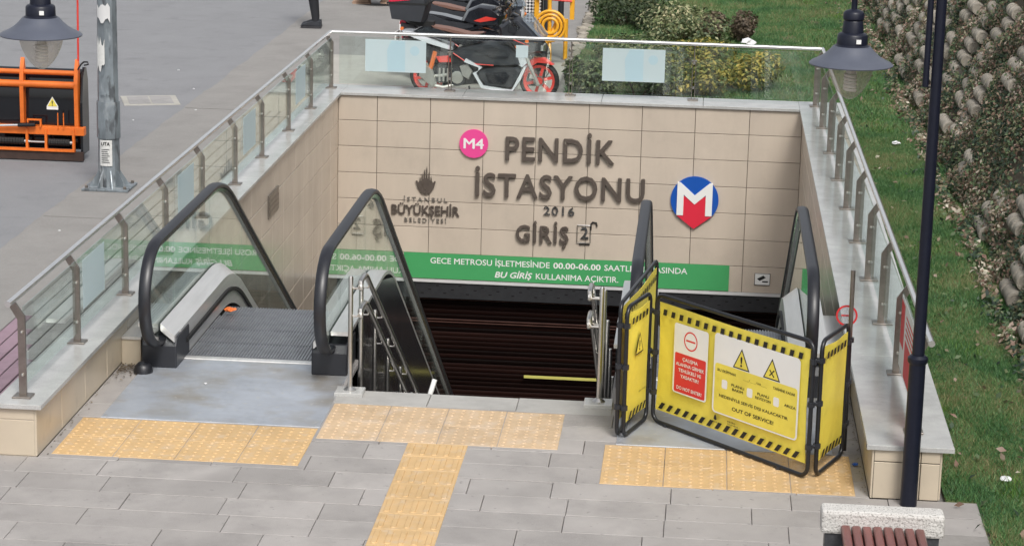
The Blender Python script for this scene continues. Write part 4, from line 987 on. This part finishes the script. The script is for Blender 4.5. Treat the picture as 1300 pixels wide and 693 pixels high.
def bike(name, label, loc, rz, cols, full=True, box_=True):
    """local x forward, y away from the viewer, z up; origin under the rear axle"""
    t = thing(name, label, 'motorcycle', loc, rz, 'motorcycles parked behind the back railing')
    A = lambda poly, y0, y1, nm, m, tp=.12: MB().prism(poly, y0, y1, 'y', tp).build(nm, m, t, True)
    wheel(t, 0, .245, .245, cols['rim']); wheel(t, 1.36, .245, .245, cols['rim'], w_=.045)
    A([(.10, .18), (.34, .15), (.42, .26), (.40, .40), (.12, .42), (-.02, .33)], -.12, .12, 'engine', 'engine')
    MB().lathe([(.105, -.16), (.11, -.14), (.11, -.10)], (.37, 0, .26), 20, 'y').build('engine_cover', 'bike_matte', t, True)
    A([(-.09, .33), (-.02, .41), (.07, .33), (.12, .17), (.08, .12), (-.10, .26)], -.20, -.12, 'exhaust', 'bike_silver')
    A([(.62, .36), (.74, .40), (1.10, .42), (1.17, .36), (1.06, .16), (.72, .17), (.62, .28)], -.20, .20, 'side_panel', 'bike_matte')
    A([(.46, .46), (.64, .40), (.64, .36), (.57, .33), (.62, .25), (.68, .15), (1.05, .11), (1.16, .28), (1.22, .43), (1.19, .43), (1.05, .145), (.70, .185), (.65, .26), (.61, .33), (.68, .40), (.48, .50)], -.215, .215, 'trim', cols['trim'], 0)
    A([(.28, .56), (.42, .63), (.75, .70), (.98, .66), (1.10, .56), (1.14, .44), (.95, .42), (.62, .42), (.46, .46), (.34, .50)], -.17, .17, 'body', cols['body'])
    MB().tube([(.28, -.175, .58), (.46, -.180, .47), (.62, -.182, .435), (.82, -.182, .43)], .007, 6).build('pinstripe', cols['accent'], t)
    A([(-.20, .80), (-.05, .86), (.10, .84), (.30, .78), (.55, .76), (.68, .80), (.66, .72), (.45, .66), (.20, .70), (-.05, .76)], -.14, .14, 'seat', cols['seat'], .06)
    A([(.02, .865), (.22, .845), (.50, .79), (.66, .80), (.62, .765), (.30, .79), (.05, .845)], -.11, .11, 'seat_top', cols['seat_top'], .06)
    A([(-.30, .80), (-.18, .79), (.02, .72), (.30, .63), (.30, .58), (-.02, .66), (-.24, .74), (-.34, .79)], -.16, .16, 'tail', cols['tail'])
    A([(-.34, .74), (-.20, .72), (.15, .58), (.26, .50), (.05, .45), (-.05, .52), (-.20, .60), (-.32, .60)], -.12, .12, 'tail_underside', 'bike_matte')
    A([(-.30, .60), (-.18, .58), (-.14, .52), (-.24, .42), (-.33, .44)], -.07, .07, 'rear_fender', 'bike_matte')
    A([(-.335, .745), (-.30, .765), (-.24, .73), (-.28, .70), (-.34, .70)], -.10, .10, 'tail_light', 'lens_red')
    A([(.10, .50), (.26, .52), (.30, .44), (.14, .43)], -.165, -.10, 'spring_cover', cols['accent'])
    MB().tube([(-.0, -.14, .25), (.05, -.14, .40), (.09, -.14, .56)], .028, 8).build('shock', 'bike_orange', t)
    # front
    if full:
        A([(.86, .90), (.98, .98), (1.08, 1.02), (1.20, .92), (1.40, .73), (1.40, .60), (1.24, .56), (1.12, .62), (1.0, .72), (.88, .74)], -.155, .155, 'front_cowl', cols['body'], .16)
        A([(1.14, .995), (1.20, 1.06), (1.22, 1.06), (1.44, .80), (1.42, .74), (1.38, .76)], -.13, .13, 'windscreen', 'screen', .1)
        A([(1.28, .72), (1.42, .69), (1.42, .62), (1.30, .61)], -.11, .11, 'headlight', 'steel_rail')
        A([(1.10, .60), (1.20, .58), (1.22, .46), (1.16, .40), (1.08, .44)], -.10, .10, 'leg_shield', cols['trim'])
        A([(.98, .93), (1.08, .97), (1.14, .90), (1.06, .80), (.97, .84)], -.165, .165, 'cowl_panel', 'bike_black')
        A([(.55, .60), (.80, .66), (.98, .62), (1.02, .52), (.80, .50)], -.178, .178, 'body_panel', 'bike_black')
        A([(.70, .34), (.98, .37), (1.04, .32), (.98, .21), (.76, .21)], -.212, .212, 'footwell_panel', 'bike_black')
        MB().tube([(1.03, -.165, .76), (1.14, -.168, .72), (1.30, -.14, .66)], .006, 6).build('pinstripe', cols['accent'], t)
    else:
        A([(.46, .78), (.54, .93), (.70, 1.00), (.88, .98), (1.02, .88), (1.0, .74), (.72, .72)], -.16, .16, 'tank', cols['tank'], .2)
        A([(.62, .80), (.80, .87), (.96, .85), (.93, .825), (.72, .785)], -.166, .166, 'tank_decal', cols['accent'])
        MB().lathe([(.0, -.10), (.07, -.09), (.105, -.02), (.11, .03), (.105, .04)], (1.20, 0, .90), 24, 'x').build('headlight_shell', cols['tank'], t, True)
        MB().lathe([(.100, .035), (.07, .05), (0, .058)], (1.20, 0, .90), 24, 'x').build('headlight', 'bike_white', t, True)
        A([(1.10, 1.0), (1.16, 1.14), (1.19, 1.14), (1.27, 1.0)], -.10, .10, 'fly_screen', 'screen', .1)
        A([(.95, .70), (1.10, .72), (1.12, .52), (1.0, .44)], -.14, .14, 'radiator', 'engine')
    A([(-.05, .50), (.30, .56), (.64, .44), (.60, .18), (.30, .13), (.06, .20)], -.09, .09, 'engine_cradle', 'bike_matte')
    for k in range(5): MB().box(.14 + .05 * k, .16 + .05 * k, -.15, -.11, .20, .36).build('cooling_fin', 'bike_silver', t)
    MB().lathe([(.06, -.175), (.075, -.172), (.078, -.16), (.06, -.158)], (.37, 0, .26), 18, 'y').build('cover_ring', 'bike_silver', t, True)
    MB().tube([(.35, -.13, .17), (.20, -.17, .13), (.10, -.17, .15)], .022, 8).build('exhaust_pipe', 'bike_silver', t, True)
    MB().tube([(.0, -.11, .245), (.18, -.12, .27), (.34, -.12, .30)], .022, 8).build('swingarm', 'bike_silver', t, True)
    A([(.40, .40), (.50, .44), (.56, .34), (.52, .24), (.44, .28)], -.19, -.13, 'foot_rest', 'bike_silver')
    MB().box(-.40, -.385, -.09, .09, .48, .60).build('number_plate', 'white', t)
    for sy in (-1, 1):
        for (x, z) in ((-.28, .66), (1.22, .74)): MB().tube([(x, sy * .12, z), (x, sy * .19, z)], [.012, .024], 8).build('turn_signal', 'bike_orange', t, True)
        MB().tube([(1.03, sy * .20, .99), (1.12, sy * .14, .86), (1.16, sy * .09, .62)], .006, 6).build('cable', 'ink', t)
        MB().tube([(1.00, sy * .22, 1.0), (1.04, sy * .36, .985)], .006, 6).build('lever', 'steel', t)
        MB().tube([(1.16, sy * .075, .50), (1.02, sy * .10, .70), (.90, sy * .06, .80)], .007, 6).build('cable', 'ink', t)
    A([(.98, .90), (1.06, .96), (1.09, 1.03), (1.02, 1.06), (.95, .98)], -.07, .07, 'instrument_panel', 'gloss_black')
    for sy in (-.085, .085): MB().tube([(1.19, sy, .56), (1.36, sy, .20)], .022, 8).build('fork', 'bike_silver', t, True)
    A([(1.10, .33), (1.20, .46), (1.28, .53), (1.42, .53), (1.54, .45), (1.46, .47), (1.34, .475), (1.24, .40), (1.16, .28)], -.06, .06, 'front_fender', cols['fender'])
    hb = MB().tube([(.96, -.36, .99), (1.0, -.2, 1.01), (1.05, 0, .98), (1.0, .2, 1.01), (.96, .36, .99)], .013, 8).build('handlebar', 'steel_post', t, True)
    for sy in (-1, 1):
        MB().tube([(.96, sy * .28, .995), (.955, sy * .40, .985)], .019, 8).build('grip', 'rubber', hb)
        MB().tube([(1.0, sy * .24, 1.0), (1.02, sy * .28, 1.12), (.98, sy * .30, 1.2)], .007, 6).build('mirror_stalk', 'ink', hb)
        MB().lathe([(.0, -.012), (.045, -.008), (.055, .004), (0, .016)], (.97, sy * .31, 1.24), 16, 'x').build('mirror', 'bike_black', hb, True)
    if box_:
        bx = MB().prism([(-.46, .93), (-.50, 1.12), (-.47, 1.20), (-.02, 1.20), (.0, 1.12), (-.06, .90)], -.21, .21, 'y', .1).build('top_box', 'bike_matte', t, True)
        MB().prism([(-.50, 1.125), (-.505, 1.145), (.0, 1.145), (.0, 1.125)], -.215, .215, 'y').build('seam', 'ink', bx)
        MB().prism([(-.49, 1.15), (-.47, 1.21), (-.20, 1.215), (-.20, 1.18), (-.44, 1.15)], -.216, .12, 'y', .1).build('reflector', 'lens_red', bx, True)
        MB().box(-.25, .05, -.06, .06, .85, .91).build('rack', 'ink', t)
    MB().tube([(.52, -.16, .16), (.56, -.24, .01)], .012, 6).build('stand', 'ink', t)
    return t
c1 = dict(rim='bike_red', trim='bike_white', body='bike_matte', accent='bike_red', seat='bike_black', seat_top='seat_brown', tail='bike_white', fender='bike_red')
bike('motorcycle', 'nearest adventure scooter with red wheels and a black top box, right behind the glass', (.80, 14.55, 0), R(-4), c1)
c2 = dict(rim='bike_matte', trim='bike_silver', body='bike_black', accent='bike_red', seat='bike_matte', seat_top='bike_black', tail='bike_black', fender='bike_black', tank='bike_black')
bike('motorcycle', 'black motorcycle with red pinstripe, second in the row behind the red wheeled scooter', (.62, 15.75, 0), R(-8), c2, False, False)
c3 = dict(rim='bike_matte', trim='bike_orange', body='bike_black', accent='bike_orange', seat='bike_matte', seat_top='seat_brown', tail='bike_red', fender='bike_orange', tank='bike_black')
bike('motorcycle', 'dark motorcycle with orange front fender, third in the row', (.55, 16.75, 0), R(-6), c3, False, False)
c4 = dict(rim='bike_matte', trim='bike_silver', body='bike_matte', accent='bike_red', seat='bike_matte', seat_top='bike_matte', tail='bike_white', fender='bike_black', tank='bike_matte')
bike('motorcycle', 'farthest dark motorcycle with pale tail, at the top edge of the picture', (.45, 17.8, 0), R(-10), c4, False, False)

# ------------------------------------------------------------------ yellow frame with coils, checkered panel
t = thing('exercise_frame', 'yellow steel exercise frame with concentric rings behind the scooter', 'fitness frame', (2.08, 17.4, 0))
MB().tube([(0, 0, 0), (-.02, 0, 1.05)], .028, 10).build('post', 'amber', t, True)
MB().tube([(.18, .5, 0), (.18, .5, .55)], .03, 10).build('post', 'amber', t, True)
MB().tube([(-.3, -.1, .02), (0, 0, .35), (.10, .1, .62)], .028, 10).build('brace', 'amber', t, True)
for k, r_ in enumerate((.10, .15, .20)):
    pts = [(.0 + r_ * math.cos(R(a)), -.03, .52 + r_ * math.sin(R(a))) for a in range(0, 360, 15)]
    MB().tube(pts, .021, 8, close=True).build('ring', 'amber', t, True)
for x in (-.22, .26): MB().box(x - .03, x + .03, .45, .52, .55, 1.9).build('upright', 'amber', t)
MB().tube([(-.22, .42, .83), (.26, .42, .80)], .015, 8).build('crossbar', 'bike_red', t)
for x in (-.10, .10): MB().tube([(x, .6, .3), (x, .6, 1.9)], .04, 10).build('dark_post', 'bike_matte', t, True)
t = thing('checkered_panel', 'black and white checkered panel beside the yellow frame', 'panel', (1.72, 17.9, 0))
MB().box(-.2, .2, 0, .02, .45, 1.3).build('sheet', 'checkered', t)
for x in (-.21, .21): MB().tube([(x, .01, 0), (x, .01, 1.35)], .014, 8).build('leg', 'ink', t)

# ------------------------------------------------------------------ people (only their feet reach into the frame)
def person(label, loc, rz, skirt):
    t = thing('person', label, 'person', loc, rz)      # faces local +x
    V = {'hip': (0, 0, .93), 'ch': (0, 0, 1.32), 'nk': (0, 0, 1.47), 'hd': (.02, 0, 1.57), 'top': (.01, 0, 1.70),
         'lk': (.05, .10, .50), 'la': (.0, .10, .09), 'lt': (.15, .10, .035), 'rk': (.06, -.09, .50), 'ra': (.02, -.09, .09), 'rt': (.18, -.09, .035),
         'ls': (0, .19, 1.40), 'le': (-.03, .24, 1.12), 'lh': (.05, .24, .88), 'rs': (0, -.19, 1.40), 're': (-.03, -.24, 1.12), 'rh': (.05, -.24, .88), 'lp': (0, .09, .88), 'rp': (0, -.09, .88)}
    if skirt: V.update({'lk': (-.12, .09, .5), 'la': (-.27, .09, .12), 'lt': (-.14, .09, .05), 'rk': (.16, -.08, .5), 'ra': (.20, -.08, .08), 'rt': (.36, -.08, .035)})
    rad = {'hip': .14, 'ch': .15, 'nk': .055, 'hd': .09, 'top': .075, 'lp': .085, 'rp': .085, 'lk': .058, 'rk': .058, 'la': .042, 'ra': .042, 'lt': .03, 'rt': .03, 'ls': .055, 'rs': .055, 'le': .04, 're': .04, 'lh': .03, 'rh': .03}
    ed = [('hip', 'ch'), ('ch', 'nk'), ('nk', 'hd'), ('hd', 'top'), ('hip', 'lp'), ('lp', 'lk'), ('lk', 'la'), ('la', 'lt'), ('hip', 'rp'), ('rp', 'rk'), ('rk', 'ra'), ('ra', 'rt'), ('ch', 'ls'), ('ls', 'le'), ('le', 'lh'), ('ch', 'rs'), ('rs', 're'), ('re', 'rh')]
    ks = list(V); me = bpy.data.meshes.new('body'); me.from_pydata([V[k] for k in ks], [(ks.index(a), ks.index(c_)) for a, c_ in ed], [])
    me.materials.append(MATS['skin' if skirt else 'trouser']); o = bpy.data.objects.new('body', me); COL.objects.link(o); o.parent = t
    sk = o.modifiers.new('skin', 'SKIN'); sv_ = me.skin_vertices[0].data if me.skin_vertices else None
    if sv_ is None:
        bm = bmesh.new(); bm.from_mesh(me); bm.verts.layers.skin.verify(); bm.to_mesh(me); bm.free(); sv_ = me.skin_vertices[0].data
    for i, k in enumerate(ks): sv_[i].radius = (rad[k], rad[k]); sv_[i].use_root = (k == 'hip')
    ss = o.modifiers.new('sub', 'SUBSURF'); ss.levels = 2; ss.render_levels = 2
    MB().lathe([(.09, 1.60), (.10, 1.66), (.085, 1.72), (.04, 1.75), (0, 1.755)], (-.01, 0, 0), 16).build('hair', 'hair', t, True)
    MB().lathe([(.15, .92), (.17, 1.05), (.16, 1.2), (.19, 1.38), (.10, 1.47)], (0, 0, 0), 20).build('top_garment', 'shirt' if not skirt else 'trouser', t, True)
    if skirt: 
        bb = MB(); n = 24; vs = []
        for (z, rx, cx) in ((.98, .16, 0), (.6, .22, 0), (.3, .27, .0), (.12, .30, .0)):
            for k in range(n): a = 2 * math.pi * k / n; w_ = 1 + (.07 * math.sin(5 * a) if z < .5 else 0); vs.append((cx + rx * w_ * math.cos(a), rx * .8 * w_ * math.sin(a), z))
        bb.add(vs, [(i * n + k, i * n + (k + 1) % n, (i + 1) * n + (k + 1) % n, (i + 1) * n + k) for i in range(3) for k in range(n)]); bb.build('skirt', 'trouser', t, True)
    else:
        for q in ('l', 'r'):
            k_, a_ = Vector(V[q + 'k']), Vector(V[q + 'a']); p_ = Vector(V[q + 'p'])
            MB().tube([p_, k_, a_ + Vector((0, 0, .06)), a_ + Vector((0, 0, .01))], [.10, .070, .052, .050], 14).build('trouser_leg', 'trouser', t, True)
    for q in ('l', 'r'):
        a_ = Vector(V[q + 'a']); x, y, z = a_.x, a_.y, a_.z - .09
        mt = 'beige_shoe' if skirt else 'bike_matte'
        MB().prism([(x - .085, z + .03), (x - .08, z + .10), (x + .02, z + .12), (x + .09, z + .085), (x + .19, z + .06), (x + .215, z + .03)], y - .045, y + .045, 'y', .18).build('shoe', mt, t, True)
        MB().prism([(x - .09, z), (x - .09, z + .03), (x + .215, z + .03), (x + .21, z + .004)], y - .048, y + .048, 'y', .05).build('sole', 'engine' if not skirt else mt, t, True)
person('person in black trousers and dark trainers standing on the road, cut off at the knee', (-1.53, 20.2, 0), R(180), False)
person('person in a long black skirt and beige shoes walking away at the top edge', (-1.02, 23.0, 0), R(180), True)

# ------------------------------------------------------------------ bench at the lower right
t = thing('bench', 'concrete ended bench with dark red slats at the bottom right corner', 'bench', (0, 0, 0))
b = MB().box(4.875, 5.545, -1.735, -1.585, .365, .50); o = b.build('end_block', 'bench_concrete', t, bevel=.018); 
MB().box(4.90, 5.52, -1.72, -1.60, .0, .366).build('end_support', 'dark_granite', t)
MB().box(4.875, 5.545, -3.735, -3.585, .365, .50).build('end_block', 'bench_concrete', t, bevel=.018); MB().box(4.90, 5.52, -3.72, -3.60, 0, .366).build('end_support', 'dark_granite', t)
sm = MB().cbox(0, .047, -3.58, -1.737, .385, .425, .008).mesh('slat', 'bench_wood')
for k in range(8): inst(sm, 'slat', t, (4.985 + .0575 * k, 0, random.uniform(-.002, .002)))
for y in (-2.0, -3.2): MB().box(4.97, 5.46, y, y + .05, .345, .384).build('bearer', 'ink', t)

# ------------------------------------------------------------------ litter
def scrap(name, label, loc, s_, m, cat='litter', grp=None):
    bm = bmesh.new(); bmesh.ops.create_icosphere(bm, subdivisions=2, radius=s_)
    for v in bm.verts: v.co *= random.uniform(.55, 1.3); v.co.z *= .45
    me = bpy.data.meshes.new(name); bm.to_mesh(me); bm.free(); me.materials.append(MATS[m]); o = inst(me, name, None, (loc[0], loc[1], loc[2] + s_ * .3), (0, 0, random.random() * 6)); return tag(o, label, cat, grp)
scrap('plastic_scrap', 'crumpled white wrapper on the grass near the lower right edge', (6.16, .45, .01), .036, 'litter_white')
scrap('paper_cup', 'white crushed cup on the grass halfway along the lawn', (6.32, 12.3, .02), .045, 'litter_white')
scrap('paper_scrap', 'tiny white scrap on the grass beside the lamp post, lower of two', (6.0, 4.7, .03), .022, 'litter_white')
scrap('paper_scrap', 'tiny white scrap on the grass beside the lamp post, upper of two', (6.05, 5.7, .03), .02, 'litter_white')
scrap('plastic_bag', 'white plastic bag caught behind the shrubs on the lawn', (4.75, 19.6, .06), .11, 'litter_white')
scrap('crumpled_wrapper', 'orange crumpled wrapper on the top step of the left escalator', (.50, 3.72, .03), .045, 'bike_orange')
scrap('paper_scrap', 'small white scrap on the left landing plate', (.72, 1.75, .012), .012, 'litter_white')
scrap('blue_scrap', 'tiny blue scrap in the gutter beside the right parapet', (5.215, .62, .01), .02, 'blue')
for k, (x, y) in enumerate(((-2.3, 12.1), (-2.1, 14.4), (-2.6, 15.8), (-1.75, 12.9), (-1.6, 6.4))):
    scrap('road_fleck', ['white fleck on the road left of the pole', 'white fleck on the road near the access cover', 'farthest white fleck on the road', 'pale fleck on the pavement edge', 'pale fleck on the pavement below the pole'][k], (x, y, -.01), .013, 'litter_white')
b = MB(); b.lathe([(.068, 0), (.070, .02), (.060, .055), (.035, .080), (0, .088)], (0, 0, 0), 18); o = b.build('rubber_cap', 'rubber', None, True, (.215, 1.99, 0)); tag(o, 'black rubber dome on the paving beside the left escalator newel', 'cap')
# leaf rubbish in the corner by the left ledge
V, Fq = [], []
for k in range(160):
    x, y = .02 + abs(random.gauss(0, .09)), 2.16 - abs(random.gauss(0, .16)); a = random.random() * 6; s_ = random.uniform(.006, .018)
    n = len(V); z = .005 + random.random() * .008
    V += [(x + s_ * math.cos(a + q) * (1 if j % 2 else .5), y + s_ * math.sin(a + q) * (1 if j % 2 else .5), z + random.uniform(0, .006)) for j, q in enumerate((0, 1.57, 3.14, 4.71))]; Fq.append((n, n + 1, n + 2, n + 3))
o = inst(nmesh('leaf_debris', np.array(V), np.array(Fq), 'shrub_dry'), 'leaf_debris'); tag(o, 'dry leaves and grit gathered in the corner by the left escalator', 'debris', kind='stuff')
V, Fq = [], []
for k in range(300):
    y = random.uniform(.1, 12) if k < 250 else random.uniform(.0, 2.2); x = W - .012 - abs(random.gauss(0, .015)) if k % 2 else .012 + abs(random.gauss(0, .02))
    if y > 2.2: continue
    a = random.random() * 6; s_ = random.uniform(.003, .007); n = len(V)
    V += [(x + s_ * math.cos(a + q), y + s_ * 1.6 * math.sin(a + q), .004 + random.uniform(0, .004)) for q in (0, 1.57, 3.14, 4.71)]; Fq.append((n, n + 1, n + 2, n + 3))
o = inst(nmesh('gutter_dirt', np.array(V), np.array(Fq), 'shrub_dry'), 'gutter_dirt'); tag(o, 'grit lying along the foot of both parapets', 'dirt', kind='stuff')

# ------------------------------------------------------------------ grass, shrubs, ivy bank
def blades(n, x0, x1, y0, y1, h, wd_, keep=None):
    rs = np.random.rand; x = x0 + (x1 - x0) * rs(n); y = y0 + (y1 - y0) * rs(n)
    if keep is not None: k = keep(x, y); x, y = x[k], y[k]; n = len(x)
    # patchy: low-frequency height variation
    pat = .75 + .35 * np.sin(x * 3.1 + 1.3 * np.sin(y * 1.7)) * np.cos(y * 2.3 + x)
    a = rs(n) * 2 * np.pi; hh = h * (.45 + rs(n)) * pat; lean = hh * (.4 + .9 * rs(n)); b_ = rs(n) * 2 * np.pi
    dx, dy = np.cos(a) * wd_ / 2, np.sin(a) * wd_ / 2
    P0 = np.stack([x - dx, y - dy, np.full(n, -.004)], 1); P1 = np.stack([x + dx, y + dy, np.full(n, -.004)], 1)
    P2 = np.stack([x + np.cos(b_) * lean, y + np.sin(b_) * lean, hh], 1)
    V = np.stack([P0, P1, P2], 1).reshape(-1, 3); F_ = np.arange(3 * n).reshape(-1, 3); return V, F_
patch = lambda x, y: np.random.rand(len(x)) < np.where(np.sin(x * 5.3 + 1.1 * y) * np.sin(y * 1.37 + 2.2 * np.sin(x * 2.1)) + .4 * np.sin(y * 5.1 + x * 3) > .62, .35, 1.)
V1, F1 = blades(240000, 5.74, 7.0, .02, 13.02, .038, .0055, patch)
V0, F0 = blades(28000, 5.93, 7.0, -1.6, .02, .038, .0055, patch)
V2, F2 = blades(240000, 2.42, 7.0, 13.02, 28, .05, .009, patch)
o = inst(nmesh('grass', np.concatenate([V1, V0, V2]), np.concatenate([F1, F0 + len(V1), F2 + len(V1) + len(V0)]), 'grass'), 'grass'); tag(o, 'short green grass with dry patches growing on the lawn', 'grass', kind='stuff')
V3, F3 = blades(26000, 5.74, 6.9, .02, 26, .06, .009, lambda x, y: (np.sin(x * 7 + 2) * np.sin(y * 1.9 + 1) + .35 * np.sin(y * 7.3)) > .72)
o = inst(nmesh('clover', V3, F3, 'grass_bright'), 'clover'); tag(o, 'bright green tufts of clover scattered through the lawn', 'clover', kind='stuff')

def leaves(P, nrm, size, asp=.6, rand=1.0):
    n = len(P); nn = nrm + np.random.randn(n, 3) * rand; nn /= np.linalg.norm(nn, axis=1)[:, None]
    r_ = np.random.randn(n, 3); u = np.cross(nn, r_); u /= np.linalg.norm(u, axis=1)[:, None]; v = np.cross(nn, u)
    s_ = (size * (.55 + .9 * np.random.rand(n)))[:, None]; d = nn * s_ * .18
    A = P - u * s_; B = P + v * s_ * asp + d; Cc = P + u * s_; D = P - v * s_ * asp + d
    V = np.stack([A, B, Cc, D], 1).reshape(-1, 3); F_ = np.arange(4 * n).reshape(-1, 4)
    return V, F_
def shrub(label, x, y, rx, ry, h, n, m, size=.03):
    t = thing('shrub', label, 'shrub', (x, y, 0), group='low shrubs on the lawn behind the back railing')
    k = max(3, int(rx * ry * 14) + 3); cl = [(random.uniform(-.7, .7) * rx, random.uniform(-.7, .7) * ry, h * random.uniform(.35, .72), random.uniform(.35, .6)) for _ in range(k)]
    Ps, Ns = [], []
    for (cx, cy, cz, s_) in cl:
        q = n // k; d = np.random.randn(q, 3); d /= np.linalg.norm(d, axis=1)[:, None]; rr = (.75 + .3 * np.random.rand(q))[:, None]
        rad = np.array([rx * s_, ry * s_, h * .42]); p = np.array([cx, cy, cz]) + d * rad * rr; p[:, 2] = np.maximum(p[:, 2], .02); Ps.append(p); Ns.append(d * .7 + np.array([0, 0, .6]))
    V, F_ = leaves(np.concatenate(Ps), np.concatenate(Ns), size, .5, .5)
    o = inst(nmesh('foliage', V, F_, m), 'foliage', t)
    b = MB()
    for (cx, cy, cz, s_) in cl: b.tube([(cx * .3, cy * .3, 0), (cx * .8, cy * .8, cz * .6), (cx, cy, cz)], [.014, .01, .005], 5)
    b.build('stem', 'stem', t)
shrub('green and cream shrub right behind the scooter front wheel', 2.75, 14.7, .38, .5, .52, 2600, 'shrub')
shrub('low cream flecked shrub under the right frosted film', 3.35, 15.0, .5, .5, .42, 2600, 'shrub')
shrub('yellow leaved shrub just right of the frosted film', 4.0, 15.3, .45, .55, .45, 2800, 'shrub_yellow')
shrub('yellow green shrub behind the right half of the back railing', 4.6, 15.9, .55, .5, .40, 2800, 'shrub_yellow')
shrub('pale flecked shrub on the lawn behind the railing centre', 3.3, 17.6, .6, .6, .38, 2800, 'shrub')
shrub('yellow tipped low shrub above the railing', 4.05, 17.9, .5, .5, .3, 2000, 'shrub_yellow')
shrub('large grey green shrub in the middle of the lawn', 3.7, 20.6, .75, .9, .42, 3600, 'shrub')
shrub('dark green shrub on the far lawn, left of the middle', 3.0, 21.6, .55, .8, .42, 3000, 'shrub_dark')
shrub('brown dying shrub at the right of the far group', 4.45, 20.4, .38, .5, .40, 1800, 'shrub_dry')
shrub('pale green shrub far back near the stone kerb', 2.95, 23.2, .6, .6, .4, 2600, 'shrub')
shrub('dark hedge clump at the top edge of the picture, left', 3.3, 25.4, .9, .5, .6, 3600, 'shrub_dark')
shrub('dark hedge clump at the top edge of the picture, right', 4.8, 25.9, 1.0, .5, .6, 3600, 'shrub_dark')

# planted bank on the right: stacked round concrete blocks under ivy
XB = lambda y: 6.70 + .03 * math.sin(y * 1.1)
SLX = .53
bank = MB(); ny = 60; nz = 26; vs = []
for i in range(ny + 1):
    for j in range(nz + 1):
        y = -4 + 36 * i / ny; z = -.1 + 5.2 * j / nz; vs.append((XB(y) + .10 + SLX * max(z, 0) + random.uniform(-.02, .02), y, z))
fs = [(i * (nz + 1) + j, (i + 1) * (nz + 1) + j, (i + 1) * (nz + 1) + j + 1, i * (nz + 1) + j + 1) for i in range(ny) for j in range(nz)]
o = bank.add(vs, fs).build('planted_bank', 'soil'); o['kind'] = 'structure'
xt = 6.8 + SLX * 5.1; sheet([(xt - .05, xt + 60, -4, 60)], 5.09, 'bank_top', 'lawn_soil')
# block: a ribbed round pot-like unit lying along the bank
bm_ = []
for k in range(3):
    l1 = (.17, .19, .15)[k]; bb = MB(); pr_ = [(0, .004), (.055, .004), (.06, 0), (.080, .002)]; yq = .0
    for q in range(3):
        r_ = (.084, .088, .080)[(q + k) % 3]; pr_ += [(r_, yq + .012), (r_ - .004, yq + l1 - .012), (r_ - .002, yq + l1 - .004), (.060, yq + l1), (.060, yq + l1 + .012)]; yq += l1 + .012
    pr_ += [(.05, yq), (0, yq)]; bb.lathe(pr_, (0, 0, 0), 14, 'y')
    bm_.append(bb.mesh('block', 'block', True))
blocks = []
wall_t = thing('block_bank', 'stacked ribbed concrete planter blocks stepping up the ivy covered bank', 'retaining wall')
cols_ = [(3.9, .0, .9), (5.3, .0, 1.6), (6.6, .3, 1.3), (7.75, .0, .95), (7.4, 1.3, 1.9), (8.9, 1.1, 2.0), (9.8, .0, .45), (10.3, 1.0, 1.7), (11.4, .25, .9)]
rc = random.Random(11); yc_ = 12.55
while yc_ < 26.5: cols_.append((yc_, rc.uniform(.0, .35), rc.uniform(1.1, 2.3))); yc_ += rc.uniform(.98, 1.3)
for (y, z0, z1) in cols_:
    z = z0 + .07; q = 0
    while z < z1:
        if random.random() < .84 and len(blocks) < 290:
            yy = y + random.uniform(-.04, .04) - .32 + (.10 if q % 2 else 0)
            inst(random.choice(bm_), 'block', wall_t, (XB(y) + .09 + SLX * z - .055, yy, z), (random.uniform(-.03, .03), random.random() * 6, random.uniform(-.03, .03)), (.9, .92, .9)); blocks.append((y, z))
        z += .142; q += 1
# ivy
N_ = 430000
y = -1 + 29 * np.random.rand(N_); z = 4.2 * np.random.rand(N_) ** 1.15
xx = 6.70 + .03 * np.sin(y * 1.1) + SLX * z
cover = np.full(N_, .82)
for (cy, z0, z1) in cols_:
    ins = (np.abs(y - cy - .06) < .50) & (z > z0 - .06) & (z < z1)
    cover = np.where(ins, .27 + .25 * (np.abs(y - cy - .06) / .50) ** 2, cover)
cover *= .65 + .5 * (np.sin(y * 2.3 + 3 * np.sin(z * 2)) * np.sin(z * 4.1 + y) > -.3)
keep = np.random.rand(N_) < cover
y, z, xx = y[keep], z[keep], xx[keep]; n = len(y)
bulge = .10 * (.5 + .5 * np.sin(y * 3.3 + 2 * np.sin(z * 5))) + .06 * np.random.rand(n)
P = np.stack([xx + .10 - bulge, y, z + .03 * np.random.randn(n)], 1)
V, F_ = leaves(P, np.tile(np.array([-.8, -.25, .55]), (n, 1)), .021, .5, .8)
o = inst(nmesh('ivy', V, F_, 'ivy'), 'ivy'); tag(o, 'tangled ivy with green and rusty leaves covering the bank', 'ivy', kind='stuff')
# fallen leaves and creeping stems at the foot of the bank
n = 5200; y = -1 + 28 * np.random.rand(n); x = 6.66 - np.abs(np.random.randn(n)) * .075 + .03 * np.sin(y * 1.1); P = np.stack([x, y, .02 + .07 * np.random.rand(n)], 1)
P[:420, 0] = 5.8 + .9 * np.random.rand(420); P[:420, 2] = .03
V, F_ = leaves(P, np.tile(np.array([-.3, -.2, 1.]), (n, 1)), .026, .55, .7)
o = inst(nmesh('creeping_ivy', V, F_, 'ivy'), 'creeping_ivy'); tag(o, 'loose ivy and fallen leaves creeping onto the grass at the foot of the bank', 'ivy', kind='stuff')
